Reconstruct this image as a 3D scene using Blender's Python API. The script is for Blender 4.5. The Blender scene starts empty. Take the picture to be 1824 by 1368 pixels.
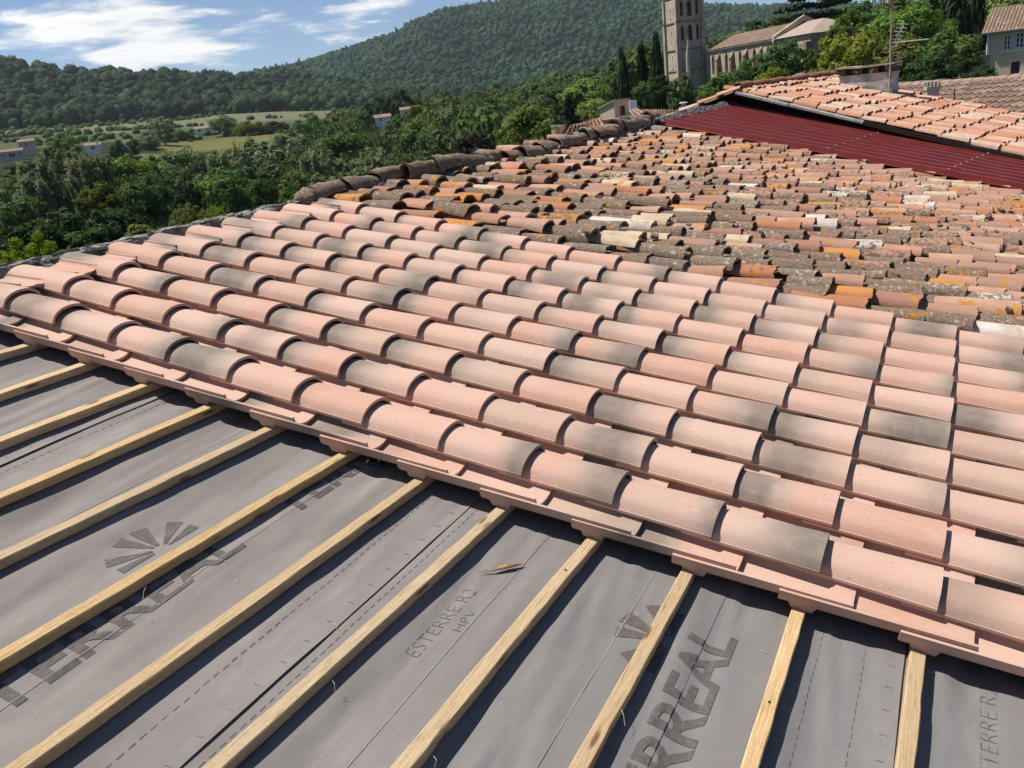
import bpy, bmesh, math, random
import numpy as np
from mathutils import Vector, Matrix
from mathutils.geometry import tessellate_polygon

sc = bpy.context.scene
COL = sc.collection
R_ = math.radians
rng = np.random.default_rng(7)
random.seed(7)

# ------------------------------------------------------------------ camera
CAM = np.array([4.114976, -2.516493, 0.684374])
RW = np.array([[0.88895291, 0.44505978, -0.10809495],
               [0.04728634, -0.32394221, -0.94489441],
               [-0.45555101, 0.83485522, -0.30901462]])   # rows: right, down, forward
FPX = 1537.965
cd = bpy.data.cameras.new('camera')
cd.sensor_width = 36.0
cd.lens = FPX / 1824 * 36
cd.clip_start, cd.clip_end = 0.05, 20000
cam = bpy.data.objects.new('camera', cd)
COL.objects.link(cam)
m3 = Matrix([list(RW[0]), list(-RW[1]), list(-RW[2])]).transposed()
cam.matrix_world = Matrix.Translation(CAM) @ m3.to_4x4()
sc.camera = cam

# ------------------------------------------------------------------ light
SUN_TO = Vector((-0.64, -0.07, 1.16)).normalized()      # towards the sun
SUN_EL = math.asin(SUN_TO.z)
SUN_AZ = math.atan2(SUN_TO.x, SUN_TO.y)                  # clockwise from +Y
sl = bpy.data.lights.new('sun', 'SUN')
sl.energy, sl.angle, sl.color = 5.0, R_(0.53), (1.0, 0.955, 0.88)
sun = bpy.data.objects.new('sun', sl)
COL.objects.link(sun)
sun.rotation_euler = SUN_TO.to_track_quat('Z', 'Y').to_euler()

sc.view_settings.view_transform = 'Standard'
sc.view_settings.look = 'None'
sc.view_settings.gamma = 1.0
sc.view_settings.exposure = 0.36
sc.view_settings.use_curve_mapping = False
sc.render.engine = 'CYCLES'
sc.cycles.use_denoising = True
sc.cycles.max_bounces = 6
sc.cycles.transparent_max_bounces = 6
sc.cycles.volume_bounces = 0


# ------------------------------------------------------------------ node helpers
def nd(nt, t, ins=None, **pr):
    n = nt.nodes.new('ShaderNode' + t)
    for k, v in pr.items():
        setattr(n, k, v)
    for k, v in (ins or {}).items():
        s = n.inputs[k]
        if isinstance(v, bpy.types.NodeSocket):
            nt.links.new(v, s)
        elif isinstance(v, (tuple, list)) and len(v) == 3 and s.type == 'RGBA':
            s.default_value = (*v, 1)
        else:
            s.default_value = v
    return n


def mth(nt, op, a, b=0.0, c=0.0, clamp=False):
    n = nd(nt, 'Math', {0: a, 1: b, 2: c}, operation=op)
    n.use_clamp = clamp
    return n.outputs[0]


def mixc(nt, f, a, b, blend='MIX'):
    n = nd(nt, 'Mix', {0: f, 6: a, 7: b}, data_type='RGBA', blend_type=blend)
    return n.outputs[2]


def noise(nt, co, scale, detail=3.0, rough=0.55, out=0):
    return nd(nt, 'TexNoise', {'Vector': co, 'Scale': scale, 'Detail': detail, 'Roughness': rough}).outputs[out]


def ramp(nt, fac, stops, interp='LINEAR'):
    n = nd(nt, 'ValToRGB', {0: fac})
    cr = n.color_ramp
    cr.interpolation = interp
    while len(cr.elements) < len(stops):
        cr.elements.new(0.5)
    for e, (p, c) in zip(cr.elements, stops):
        e.position = p
        e.color = (c, c, c, 1) if isinstance(c, (int, float)) else (*c, 1)
    return n.outputs[0]


def mapr(nt, v, a, b, c=0.0, d=1.0, smooth=False):
    n = nd(nt, 'MapRange', {0: v, 1: a, 2: b, 3: c, 4: d})
    if smooth:
        n.interpolation_type = 'SMOOTHSTEP'
    return n.outputs[0]


def white(nt, v, w=0.0):
    n = nd(nt, 'TexWhiteNoise', {'W': mth(nt, 'ADD', mth(nt, 'MULTIPLY', v, 91.7), w)}, noise_dimensions='1D')
    return n.outputs[0]


def newmat(name):
    m = bpy.data.materials.new(name)
    m.use_nodes = True
    nt = m.node_tree
    nt.nodes.clear()
    return m, nt


def finish(nt, color, rough=0.8, bump=None, bstr=0.3, bdist=0.01, spec=0.3, metal=0.0, trans=None):
    p = nd(nt, 'BsdfPrincipled', {'Base Color': color, 'Roughness': rough, 'Metallic': metal, 'Specular IOR Level': spec})
    if bump is not None:
        b = nd(nt, 'Bump', {'Height': bump, 'Strength': bstr, 'Distance': bdist})
        nt.links.new(b.outputs[0], p.inputs['Normal'])
    o = nd(nt, 'OutputMaterial')
    res = p.outputs[0]
    if trans is not None:
        t = nd(nt, 'BsdfTranslucent', {'Color': trans})
        res = nd(nt, 'MixShader', {0: 0.28, 1: p.outputs[0], 2: t.outputs[0]}).outputs[0]
    nt.links.new(res, o.inputs['Surface'])


def objco(nt):
    return nd(nt, 'TexCoord').outputs['Object']


def poswco(nt):
    return nd(nt, 'NewGeometry').outputs['Position']


def orand(nt):
    return nd(nt, 'ObjectInfo').outputs['Random']


def arand(nt):
    return nd(nt, 'Attribute', attribute_name='rnd').outputs['Fac']


def offs(nt, co, r, k=37.0):
    c = nd(nt, 'CombineXYZ', {0: mth(nt, 'MULTIPLY', r, k), 1: mth(nt, 'MULTIPLY', r, k * 1.7), 2: mth(nt, 'MULTIPLY', r, k * 0.6)})
    return nd(nt, 'VectorMath', {0: co, 1: c.outputs[0]}, operation='ADD').outputs[0]


# ------------------------------------------------------------------ sky
world = bpy.data.worlds.new('World')
sc.world = world
world.use_nodes = True
nt = world.node_tree
nt.nodes.clear()
sky = nd(nt, 'TexSky', sky_type='NISHITA', sun_disc=False, sun_elevation=SUN_EL, sun_rotation=SUN_AZ,
         air_density=0.65, dust_density=0.2, ozone_density=4.0, altitude=250.0)
dirv = nd(nt, 'TexCoord').outputs['Generated']
sp = nd(nt, 'SeparateXYZ', {0: dirv})
zz = mth(nt, 'ADD', mth(nt, 'MAXIMUM', sp.outputs[2], 0.0), 0.09)
cp = nd(nt, 'CombineXYZ', {0: mth(nt, 'DIVIDE', sp.outputs[0], zz), 1: mth(nt, 'DIVIDE', sp.outputs[1], zz), 2: 42.9}).outputs[0]
n0 = noise(nt, cp, 0.16, 1.0, 0.4)
n1 = noise(nt, cp, 0.55, 6.0, 0.55)
n2 = noise(nt, offs(nt, cp, n1, 0.5), 2.4, 5.0, 0.6)
cl = mth(nt, 'ADD', mth(nt, 'ADD', mth(nt, 'MULTIPLY', n1, 0.62), mth(nt, 'MULTIPLY', n2, 0.20)), mth(nt, 'MULTIPLY', n0, 0.5))
cmask = mapr(nt, cl, 0.736, 0.80, 0.0, 0.95, True)
ctone = mapr(nt, n2, 0.3, 0.75, 10.2, 11.6)
ccol = nd(nt, 'CombineColor', {0: ctone, 1: mth(nt, 'MULTIPLY', ctone, 0.99), 2: mth(nt, 'MULTIPLY', ctone, 0.97)}).outputs[0]
skyc = mixc(nt, cmask, sky.outputs[0], ccol)
bg = nd(nt, 'Background', {'Color': skyc, 'Strength': 0.078})
wo = nd(nt, 'OutputWorld')
nt.links.new(bg.outputs[0], wo.inputs['Surface'])


# ------------------------------------------------------------------ geometry helpers
def ray(x, y):
    d = RW.T @ np.array([x - 912.0, y - 684.0, FPX])
    return d / math.hypot(d[0], d[1])


def at(x, y, D):
    return CAM + D * ray(x, y)


def azel(x, y):
    d = ray(x, y)
    return math.degrees(math.atan2(d[0], d[1])), math.degrees(math.atan(d[2]))


def depth_of(p):
    return float(RW[2] @ (np.asarray(p) - CAM))


def vnoise(x, y, seed=0):
    """smooth value noise, vectorised"""
    x = np.asarray(x, float); y = np.asarray(y, float)
    xi = np.floor(x).astype(np.int64); yi = np.floor(y).astype(np.int64)
    fx = x - xi; fy = y - yi
    fx = fx * fx * (3 - 2 * fx); fy = fy * fy * (3 - 2 * fy)

    def h(a, b):
        n = (a * 374761393 + b * 668265263 + seed * 982451653) & 0x7fffffff
        n = (n ^ (n >> 13)) * 1274126177 & 0x7fffffff
        return ((n ^ (n >> 16)) & 0xffff) / 65535.0 * 2 - 1
    return (h(xi, yi) * (1 - fx) + h(xi + 1, yi) * fx) * (1 - fy) + (h(xi, yi + 1) * (1 - fx) + h(xi + 1, yi + 1) * fx) * fy


def fbm(x, y, seed=0, o=4):
    s = 0; a = 1; t = 0
    for i in range(o):
        s = s + a * vnoise(np.asarray(x) * 2 ** i, np.asarray(y) * 2 ** i, seed + i * 17)
        t += a; a *= 0.5
    return s / t


def link(o, parent=None):
    COL.objects.link(o)
    if parent is not None:
        o.parent = parent
    return o


def fast_mesh(name, V, F, mat=None, smooth=False, rnd=None):
    """V (n,3), F (m,k) arrays -> mesh datablock"""
    V = np.asarray(V, np.float32); F = np.asarray(F, np.int32)
    me = bpy.data.meshes.new(name)
    k = F.shape[1]
    me.vertices.add(len(V)); me.vertices.foreach_set('co', V.ravel())
    me.loops.add(F.size); me.loops.foreach_set('vertex_index', F.ravel())
    me.polygons.add(len(F)); me.polygons.foreach_set('loop_start', np.arange(0, F.size, k, dtype=np.int32))
    me.update(calc_edges=True)
    if smooth:
        me.polygons.foreach_set('use_smooth', np.ones(len(F), dtype=bool))
    if rnd is not None:
        a = me.attributes.new('rnd', 'FLOAT', 'POINT')
        a.data.foreach_set('value', np.asarray(rnd, np.float32))
    if mat:
        me.materials.append(mat)
    return me


class MB:
    """collects polygons, builds one mesh object"""
    def __init__(s):
        s.v = []; s.f = []

    def poly(s, pts):
        n = len(s.v); s.v += [tuple(p) for p in pts]; s.f.append(tuple(range(n, n + len(pts)))); return s

    def add(s, V, F):
        n = len(s.v); s.v += [tuple(map(float, p)) for p in V]; s.f += [tuple(int(i) + n for i in f) for f in F]; return s

    def box(s, x0, x1, y0, y1, z0, z1):
        V = [(x, y, z) for z in (z0, z1) for y in (y0, y1) for x in (x0, x1)]
        return s.add(V, [(0, 2, 3, 1), (4, 5, 7, 6), (0, 1, 5, 4), (2, 6, 7, 3), (0, 4, 6, 2), (1, 3, 7, 5)])

    def obox(s, c, ax, ay, az_):
        c = np.array(c, float); ax, ay, az_ = map(lambda q: np.array(q, float), (ax, ay, az_))
        V = [c + i * ax + j * ay + k * az_ for k in (-1, 1) for j in (-1, 1) for i in (-1, 1)]
        return s.add(V, [(0, 2, 3, 1), (4, 5, 7, 6), (0, 1, 5, 4), (2, 6, 7, 3), (0, 4, 6, 2), (1, 3, 7, 5)])

    def tube(s, pts, rad, n=8, cap=True):
        pts = [np.array(p, float) for p in pts]
        if not hasattr(rad, '__len__'):
            rad = [rad] * len(pts)
        base = len(s.v)
        for i, p in enumerate(pts):
            t = pts[min(i + 1, len(pts) - 1)] - pts[max(i - 1, 0)]
            t = t / (np.linalg.norm(t) + 1e-9)
            a = np.cross(t, (0, 0, 1) if abs(t[2]) < 0.9 else (1, 0, 0)); a /= np.linalg.norm(a)
            b = np.cross(t, a)
            for k in range(n):
                w = 2 * math.pi * k / n
                s.v.append(tuple(p + rad[i] * (a * math.cos(w) + b * math.sin(w))))
        for i in range(len(pts) - 1):
            for k in range(n):
                k2 = (k + 1) % n
                s.f.append((base + i * n + k, base + i * n + k2, base + (i + 1) * n + k2, base + (i + 1) * n + k))
        if cap:
            s.f.append(tuple(base + k for k in range(n)))
            s.f.append(tuple(base + (len(pts) - 1) * n + n - 1 - k for k in range(n)))
        return s

    def mesh(s, name, mat=None, smooth=False):
        me = bpy.data.meshes.new(name)
        me.from_pydata(s.v, [], s.f)
        me.update()
        if smooth:
            me.polygons.foreach_set('use_smooth', np.ones(len(me.polygons), dtype=bool))
        if mat:
            me.materials.append(mat)
        return me

    def build(s, name, mat, parent=None, smooth=False):
        return link(bpy.data.objects.new(name, s.mesh(name, mat, smooth)), parent)


def empty(name, loc=(0, 0, 0), rot=(0, 0, 0), label=None, cat=None, group=None):
    o = bpy.data.objects.new(name, None)
    o['kind'] = 'thing'
    o.empty_display_size = 0.3
    link(o)
    o.location = loc; o.rotation_euler = rot
    tag(o, label, cat, group)
    return o


def tag(o, label=None, cat=None, group=None, kind=None):
    if label: o['label'] = label
    if cat: o['category'] = cat
    if group: o['group'] = group
    if kind: o['kind'] = kind
    return o


def inst(name, me, parent, loc=(0, 0, 0), rot=(0, 0, 0), scale=(1, 1, 1)):
    o = bpy.data.objects.new(name, me)
    link(o, parent)
    o.location = loc; o.rotation_euler = rot; o.scale = scale
    return o


# ------------------------------------------------------------------ materials
def mat_new_tile():
    m, nt = newmat('new_clay_tile')
    co = objco(nt); r = orand(nt)
    c2 = offs(nt, co, r)
    sx = nd(nt, 'SeparateXYZ', {0: co}).outputs[0]
    big = noise(nt, c2, 5.0, 2.0)
    wob = mth(nt, 'MULTIPLY', mth(nt, 'SUBTRACT', noise(nt, c2, 9.0, 3.0), 0.5), 0.10)
    base = ramp(nt, white(nt, r, 1.3), [(0.0, (0.55, 0.305, 0.222)), (0.35, (0.57, 0.343, 0.262)), (0.75, (0.59, 0.385, 0.303)), (1.0, (0.60, 0.415, 0.335))])
    base = mixc(nt, mapr(nt, big, 0.35, 0.7, 0.0, 0.55), base, (0.58, 0.42, 0.34))
    fine = noise(nt, c2, 230.0, 4.0, 0.7)
    base = mixc(nt, mapr(nt, fine, 0.35, 0.7, 0.0, 0.30), base, (0.40, 0.22, 0.155))
    strk = noise(nt, nd(nt, 'Mapping', {'Vector': c2, 'Scale': (7.0, 120.0, 120.0)}).outputs[0], 1.0, 4.0, 0.65)
    base = mixc(nt, mapr(nt, strk, 0.48, 0.72, 0.0, 0.22), base, (0.64, 0.50, 0.42))
    # flamed grey band across the tile, where it sits and how strong differs from tile to tile
    x0 = ramp(nt, white(nt, r, 4.1), [(0.0, 0.0), (0.48, 0.12), (0.60, 0.24), (0.70, 0.40), (1.0, 0.52)])
    x0 = mth(nt, 'SUBTRACT', x0, 0.43)
    wd = mapr(nt, white(nt, r, 7.7), 0.0, 1.0, 0.11, 0.26)
    dist = mth(nt, 'ABSOLUTE', mth(nt, 'SUBTRACT', mth(nt, 'ADD', sx, wob), x0))
    band = nd(nt, 'MapRange', {0: dist, 1: mth(nt, 'MULTIPLY', wd, 0.25), 2: mth(nt, 'MULTIPLY', wd, 1.35), 3: 1.0, 4: 0.0}, interpolation_type='SMOOTHSTEP').outputs[0]
    st = ramp(nt, white(nt, r, 9.9), [(0.0, 0.0), (0.30, 0.06), (0.45, 0.45), (0.60, 0.95), (1.0, 1.0)])
    allover = ramp(nt, white(nt, r, 13.7), [(0.0, 0.0), (0.6, 0.05), (0.85, 0.22), (1.0, 0.45)])
    base = mixc(nt, allover, base, (0.42, 0.33, 0.265))
    f = mth(nt, 'MULTIPLY', band, st)
    f = mth(nt, 'MULTIPLY', f, mapr(nt, noise(nt, c2, 14.0, 3.0), 0.25, 0.6, 0.75, 1.0))
    col = mixc(nt, f, base, (0.205, 0.172, 0.142))
    # pale halo beside the flame
    halo = mth(nt, 'MULTIPLY', mth(nt, 'MULTIPLY', band, mth(nt, 'SUBTRACT', 1.0, band)), mth(nt, 'MULTIPLY', st, 0.9))
    col = mixc(nt, halo, col, (0.58, 0.46, 0.37))
    # a few scuffs and specks
    vor = nd(nt, 'TexVoronoi', {'Vector': c2, 'Scale': 26.0, 'Randomness': 1.0}).outputs[0]
    sel = mth(nt, 'GREATER_THAN', white(nt, r, 21.0), 0.6)
    spk = mth(nt, 'MULTIPLY', mth(nt, 'LESS_THAN', vor, 0.085), sel)
    col = mixc(nt, mth(nt, 'MULTIPLY', spk, 0.55), col, (0.25, 0.13, 0.09))
    dust = mapr(nt, noise(nt, offs(nt, co, r, 11.0), 30.0, 5.0, 0.7), 0.58, 0.75, 0.0, 0.28)
    col = mixc(nt, dust, col, (0.72, 0.60, 0.52))
    bmp = mth(nt, 'ADD', mth(nt, 'MULTIPLY', fine, 0.5), mth(nt, 'MULTIPLY', noise(nt, c2, 30.0, 4.0), 1.0))
    bmp = mth(nt, 'ADD', bmp, mth(nt, 'MULTIPLY', strk, 0.7))
    finish(nt, col, 0.8, bmp, 0.28, 0.004, 0.18)
    return m


def mat_old_tile(name, rand, amount=0.0, dark=1.0, palette=None, region=True):
    m, nt = newmat(name)
    r = rand(nt)
    pos = poswco(nt)
    c2 = offs(nt, pos, r, 13.0)
    pal = palette or [(0.0, (0.48, 0.275, 0.195)), (0.14, (0.39, 0.205, 0.145)), (0.26, (0.54, 0.345, 0.255)), (0.36, (0.50, 0.205, 0.10)),
                      (0.46, (0.62, 0.27, 0.075)), (0.55, (0.66, 0.55, 0.38)), (0.63, (0.43, 0.26, 0.19)), (0.74, (0.57, 0.30, 0.20)),
                      (0.87, (0.70, 0.64, 0.57)), (0.92, (0.60, 0.36, 0.25))]
    base = ramp(nt, white(nt, r, 2.2), pal, 'CONSTANT')
    base = mixc(nt, mapr(nt, noise(nt, c2, 7.0, 3.0), 0.35, 0.7, 0.0, 0.5), base, (0.36, 0.20, 0.14))
    # lichen crust: how much differs per tile and over the roof
    w = ramp(nt, white(nt, r, 5.5), [(0.0, 0.0), (0.36, 0.08), (0.46, 0.30), (1.0, 0.42)])
    w = mth(nt, 'SUBTRACT', w, 0.27)
    amt = mth(nt, 'ADD', w, amount)
    if region:
        sy = nd(nt, 'SeparateXYZ', {0: pos})
        amt = mth(nt, 'ADD', amt, mapr(nt, sy.outputs[1], 3.2, 7.5, 0.13, -0.03))
        amt = mth(nt, 'ADD', amt, mapr(nt, sy.outputs[0], 0.0, 4.5, 0.05, -0.06))
    ln = noise(nt, c2, 26.0, 6.0, 0.68)
    lf = mth(nt, 'SUBTRACT', mth(nt, 'ADD', ln, amt), 0.5)
    lmask = mapr(nt, lf, -0.015, 0.05, 0.0, 1.0)
    lcol = ramp(nt, noise(nt, c2, 70.0, 5.0, 0.7), [(0.30, (0.045, 0.034, 0.027)), (0.44, (0.165, 0.118, 0.085)), (0.56, (0.25, 0.19, 0.14)), (0.68, (0.42, 0.37, 0.29))])
    col = mixc(nt, mth(nt, 'MULTIPLY', lmask, 0.9), base, lcol)
    v = nd(nt, 'TexVoronoi', {'Vector': c2, 'Scale': 21.0, 'Randomness': 1.0})
    ring = mth(nt, 'MULTIPLY', mth(nt, 'LESS_THAN', v.outputs[0], 0.30), mth(nt, 'GREATER_THAN', nd(nt, 'SeparateColor', {0: v.outputs[1]}).outputs[0], 0.72))
    col = mixc(nt, mth(nt, 'MULTIPLY', mth(nt, 'MULTIPLY', ring, lmask), 0.7), col, (0.50, 0.48, 0.40))
    ora = mapr(nt, mth(nt, 'ADD', noise(nt, c2, 9.0, 4.0, 0.6), mth(nt, 'MULTIPLY', white(nt, r, 8.8), 0.12)), 0.70, 0.73, 0.0, 0.85)
    col = mixc(nt, ora, col, (0.55, 0.24, 0.03))
    if dark != 1.0:
        col = mixc(nt, 1.0, col, (dark, dark, dark), 'MULTIPLY')
    bmp = mth(nt, 'ADD', mth(nt, 'MULTIPLY', lmask, noise(nt, c2, 90.0, 4.0)), mth(nt, 'MULTIPLY', noise(nt, c2, 40.0, 4.0), 0.8))
    finish(nt, col, 0.9, bmp, 0.7, 0.008, 0.15)
    return m


def mat_simple(name, stops, scale=6.0, detail=5.0, rough=0.85, bscale=40.0, bstr=0.25, bdist=0.01, stretch=None, spec=0.25, rv=0.0, metal=0.0, co=None):
    """two or more tones mixed by noise, optional per-object value shift"""
    m, nt = newmat(name)
    c = objco(nt) if co is None else co(nt)
    if stretch:
        c = nd(nt, 'Mapping', {'Vector': c, 'Scale': stretch}).outputs[0]
    r = orand(nt)
    c = offs(nt, c, r, 5.0)
    n = noise(nt, c, scale, detail, 0.6)
    k = len(stops)
    col = ramp(nt, n, [(0.30 + 0.4 * i / max(k - 1, 1), s) for i, s in enumerate(stops)])
    if rv:
        hsv = nd(nt, 'HueSaturation', {'Color': col, 'Value': mapr(nt, white(nt, r, 3.3), 0, 1, 1 - rv, 1 + rv)})
        col = hsv.outputs[0]
    finish(nt, col, rough, noise(nt, c, bscale, 4.0), bstr, bdist, spec, metal)
    return m


def mat_membrane():
    m, nt = newmat('roof_membrane')
    co = objco(nt)
    big = noise(nt, nd(nt, 'Mapping', {'Vector': co, 'Scale': (5.0, 1.3, 2.0)}).outputs[0], 1.0, 5.0)
    col = ramp(nt, big, [(0.28, (0.165, 0.145, 0.133)), (0.5, (0.226, 0.200, 0.186)), (0.72, (0.290, 0.256, 0.236))])
    sx = nd(nt, 'SeparateXYZ', {0: co})
    col = mixc(nt, mapr(nt, sx.outputs[0], 2.2, 3.6, 0.0, 0.75), col, (0.186, 0.184, 0.184))
    wv = nd(nt, 'TexWave', {'Vector': co, 'Scale': 130.0, 'Distortion': 1.5, 'Detail': 1.0}, wave_type='BANDS', bands_direction='DIAGONAL').outputs[1]
    fine = noise(nt, co, 420.0, 2.0)
    col = mixc(nt, mapr(nt, fine, 0.35, 0.7, 0.0, 0.25), col, (0.15, 0.138, 0.134))
    # dust smears and pale scuffs
    du = mapr(nt, noise(nt, nd(nt, 'Mapping', {'Vector': co, 'Scale': (9.0, 2.2, 4.0)}).outputs[0], 1.0, 6.0, 0.7), 0.52, 0.75, 0.0, 0.32)
    mo = mapr(nt, noise(nt, co, 11.0, 6.0, 0.7), 0.4, 0.68, 0.0, 0.35)
    col = mixc(nt, mo, col, (0.165, 0.15, 0.142))
    col = mixc(nt, du, col, (0.345, 0.315, 0.295))
    sc_ = mapr(nt, noise(nt, co, 24.0, 6.0, 0.75), 0.66, 0.78, 0.0, 0.5)
    col = mixc(nt, sc_, col, (0.44, 0.415, 0.39))
    bmp = mth(nt, 'ADD', mth(nt, 'MULTIPLY', wv, 0.5), mth(nt, 'MULTIPLY', fine, 0.7))
    finish(nt, col, 0.82, bmp, 0.25, 0.0012, 0.2)
    return m


def mat_wood():
    m, nt = newmat('sawn_pine')
    co = objco(nt); r = orand(nt)
    c = offs(nt, co, r, 9.0)
    g = nd(nt, 'Mapping', {'Vector': c, 'Scale': (150.0, 9.0, 150.0)}).outputs[0]
    grain = noise(nt, g, 1.0, 5.0, 0.7)
    g2 = nd(nt, 'Mapping', {'Vector': c, 'Scale': (60.0, 1.6, 60.0)}).outputs[0]
    ring = noise(nt, g2, 1.0, 2.0, 0.5)
    col = ramp(nt, grain, [(0.30, (0.30, 0.19, 0.095)), (0.42, (0.52, 0.36, 0.195)), (0.58, (0.62, 0.45, 0.26)), (0.75, (0.69, 0.53, 0.33))])
    col = mixc(nt, mapr(nt, ring, 0.42, 0.62, 0.0, 0.45), col, (0.54, 0.375, 0.205))
    saw = noise(nt, nd(nt, 'Mapping', {'Vector': c, 'Scale': (30.0, 210.0, 30.0), 'Rotation': (0, 0, 0.25)}).outputs[0], 1.0, 3.0, 0.6)
    col = mixc(nt, mapr(nt, saw, 0.56, 0.72, 0.0, 0.35), col, (0.36, 0.24, 0.12))
    hsv = nd(nt, 'HueSaturation', {'Color': col, 'Saturation': mapr(nt, white(nt, r, 1.0), 0, 1, 0.82, 1.1), 'Value': mapr(nt, white(nt, r, 2.0), 0, 1, 0.85, 1.08)})
    col = hsv.outputs[0]
    v = nd(nt, 'TexVoronoi', {'Vector': nd(nt, 'Mapping', {'Vector': c, 'Scale': (20.0, 4.5, 20.0)}).outputs[0], 'Scale': 1.0})
    kn = mapr(nt, v.outputs[0], 0.10, 0.20, 0.85, 0.0)
    col = mixc(nt, kn, col, (0.15, 0.065, 0.025))
    bmp = mth(nt, 'ADD', grain, mth(nt, 'ADD', saw, mth(nt, 'MULTIPLY', noise(nt, c, 60.0, 3.0), 0.5)))
    finish(nt, col, 0.85, bmp, 0.8, 0.003, 0.15)
    return m


def mat_leaf(name, c1, c2, rand=orand, hue=0.02, trans=1.5, patch=0.0):
    m, nt = newmat(name)
    r = rand(nt)
    n = noise(nt, poswco(nt), 0.55, 3.0)
    n2 = noise(nt, objco(nt), 9.0, 2.0)
    f = mth(nt, 'ADD', mth(nt, 'MULTIPLY', n, 0.5), mth(nt, 'MULTIPLY', n2, 0.5))
    if patch:
        f = mth(nt, 'ADD', f, mth(nt, 'MULTIPLY', mth(nt, 'SUBTRACT', noise(nt, poswco(nt), 0.009, 4.0, 0.6), 0.5), patch))
    col = ramp(nt, f, [(0.3, c1), (0.7, c2)])
    h = nd(nt, 'HueSaturation', {'Color': col, 'Hue': mapr(nt, white(nt, r, 1.1), 0, 1, 0.5 - hue, 0.5 + hue), 'Saturation': mapr(nt, white(nt, r, 6.1), 0, 1, 0.8, 1.1), 'Value': mapr(nt, white(nt, r, 3.1), 0, 1, 0.62, 1.38)})
    tc = mixc(nt, 1.0, h.outputs[0], (trans, trans * 1.05, trans * 0.6), 'MULTIPLY')
    finish(nt, h.outputs[0], 0.8, None, spec=0.08, trans=tc)
    return m


M = {}
M['new'] = mat_new_tile()
M['old'] = mat_old_tile('old_clay_tile', orand, -0.045, dark=0.84)
M['old_mass'] = mat_old_tile('old_clay_tile_mass', arand, -0.055, dark=0.84)
M['ridge'] = mat_old_tile('lichen_ridge_tile', orand, 0.24, dark=0.85, region=False, palette=[(0, (0.30, 0.22, 0.17)), (0.4, (0.40, 0.36, 0.30)), (0.7, (0.36, 0.20, 0.13))])
ORP = [(0.0, (0.55, 0.29, 0.20)), (0.2, (0.50, 0.245, 0.155)), (0.38, (0.58, 0.35, 0.255)), (0.55, (0.57, 0.40, 0.30)), (0.7, (0.52, 0.22, 0.115)), (0.82, (0.60, 0.45, 0.345))]
M['orange'] = mat_old_tile('orange_clay_tile', orand, -0.20, region=False, palette=ORP)
M['orange_mass'] = mat_old_tile('orange_clay_tile_mass', arand, -0.20, region=False, palette=ORP)
M['village_tile'] = mat_old_tile('village_roof_tile', arand, -0.14, region=False, palette=[(0, (0.43, 0.28, 0.215)), (0.3, (0.37, 0.235, 0.175)), (0.55, (0.48, 0.34, 0.27)), (0.8, (0.34, 0.23, 0.18))])
M['brown_tile'] = mat_old_tile('brown_roof_tile', arand, 0.0, region=False, palette=[(0, (0.30, 0.20, 0.155)), (0.3, (0.24, 0.165, 0.13)), (0.6, (0.35, 0.25, 0.195)), (0.85, (0.40, 0.32, 0.26))])
M['membrane'] = mat_membrane()
M['wood'] = mat_wood()
M['print'] = mat_simple('membrane_ink', [(0.085, 0.075, 0.070), (0.130, 0.116, 0.108)], 60.0, 4.0, 0.8)
M['print_grey'] = mat_simple('membrane_ink_faint', [(0.11, 0.099, 0.093), (0.155, 0.141, 0.133)], 60.0, 4.0, 0.8)
M['dash'] = mat_simple('faint_ink', [(0.165, 0.147, 0.136), (0.205, 0.184, 0.172)], 60.0, 4.0, 0.8)
M['line'] = mat_simple('pale_crease', [(0.28, 0.258, 0.245), (0.33, 0.305, 0.29)], 30.0)
M['mortar'] = mat_simple('grey_mortar', [(0.10, 0.096, 0.088), (0.27, 0.26, 0.24), (0.43, 0.42, 0.39)], 18.0, 6.0, 0.95, 60.0, 0.9, 0.02)
M['mortar_dark'] = mat_simple('weathered_mortar', [(0.055, 0.05, 0.042), (0.17, 0.15, 0.125), (0.26, 0.235, 0.2)], 20.0, 6.0, 0.95, 70.0, 0.9, 0.02)
M['red'] = mat_simple('dark_red_sheet', [(0.135, 0.0135, 0.012), (0.155, 0.018, 0.015), (0.175, 0.029, 0.024)], 3.0, 5.0, 0.38, 20.0, 0.05, 0.002, spec=0.3)
M['black'] = mat_simple('bitumen_black', [(0.018, 0.018, 0.02), (0.05, 0.05, 0.055), (0.12, 0.12, 0.13)], 14.0, 4.0, 0.6, 40.0, 0.6)
M['fascia'] = mat_simple('dark_fascia_and_gable_shade', [(0.022, 0.013, 0.011), (0.045, 0.022, 0.018)], 12.0, 4.0, 0.8)
M['zinc'] = mat_simple('pale_zinc', [(0.30, 0.285, 0.265), (0.48, 0.46, 0.43)], 14.0, 4.0, 0.5, spec=0.4)
M['render_grey'] = mat_simple('stained_chimney_render', [(0.16, 0.16, 0.155), (0.45, 0.445, 0.43), (0.66, 0.655, 0.64)], 4.0, 6.0, 0.9, 30.0, 0.5)
M['slab'] = mat_simple('weathered_slab', [(0.30, 0.27, 0.22), (0.50, 0.46, 0.38)], 9.0, 5.0, 0.9, 40.0, 0.5)
M['brickdark'] = mat_simple('sooty_brick', [(0.07, 0.05, 0.04), (0.16, 0.10, 0.075)], 20.0, 4.0, 0.9)
M['steel'] = mat_simple('antenna_metal', [(0.52, 0.52, 0.50), (0.66, 0.66, 0.64)], 20.0, 3.0, 0.45, spec=0.5)
M['mast'] = mat_simple('rusty_mast', [(0.20, 0.13, 0.09), (0.34, 0.27, 0.22), (0.45, 0.42, 0.39)], 3.0, 4.0, 0.7)
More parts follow.
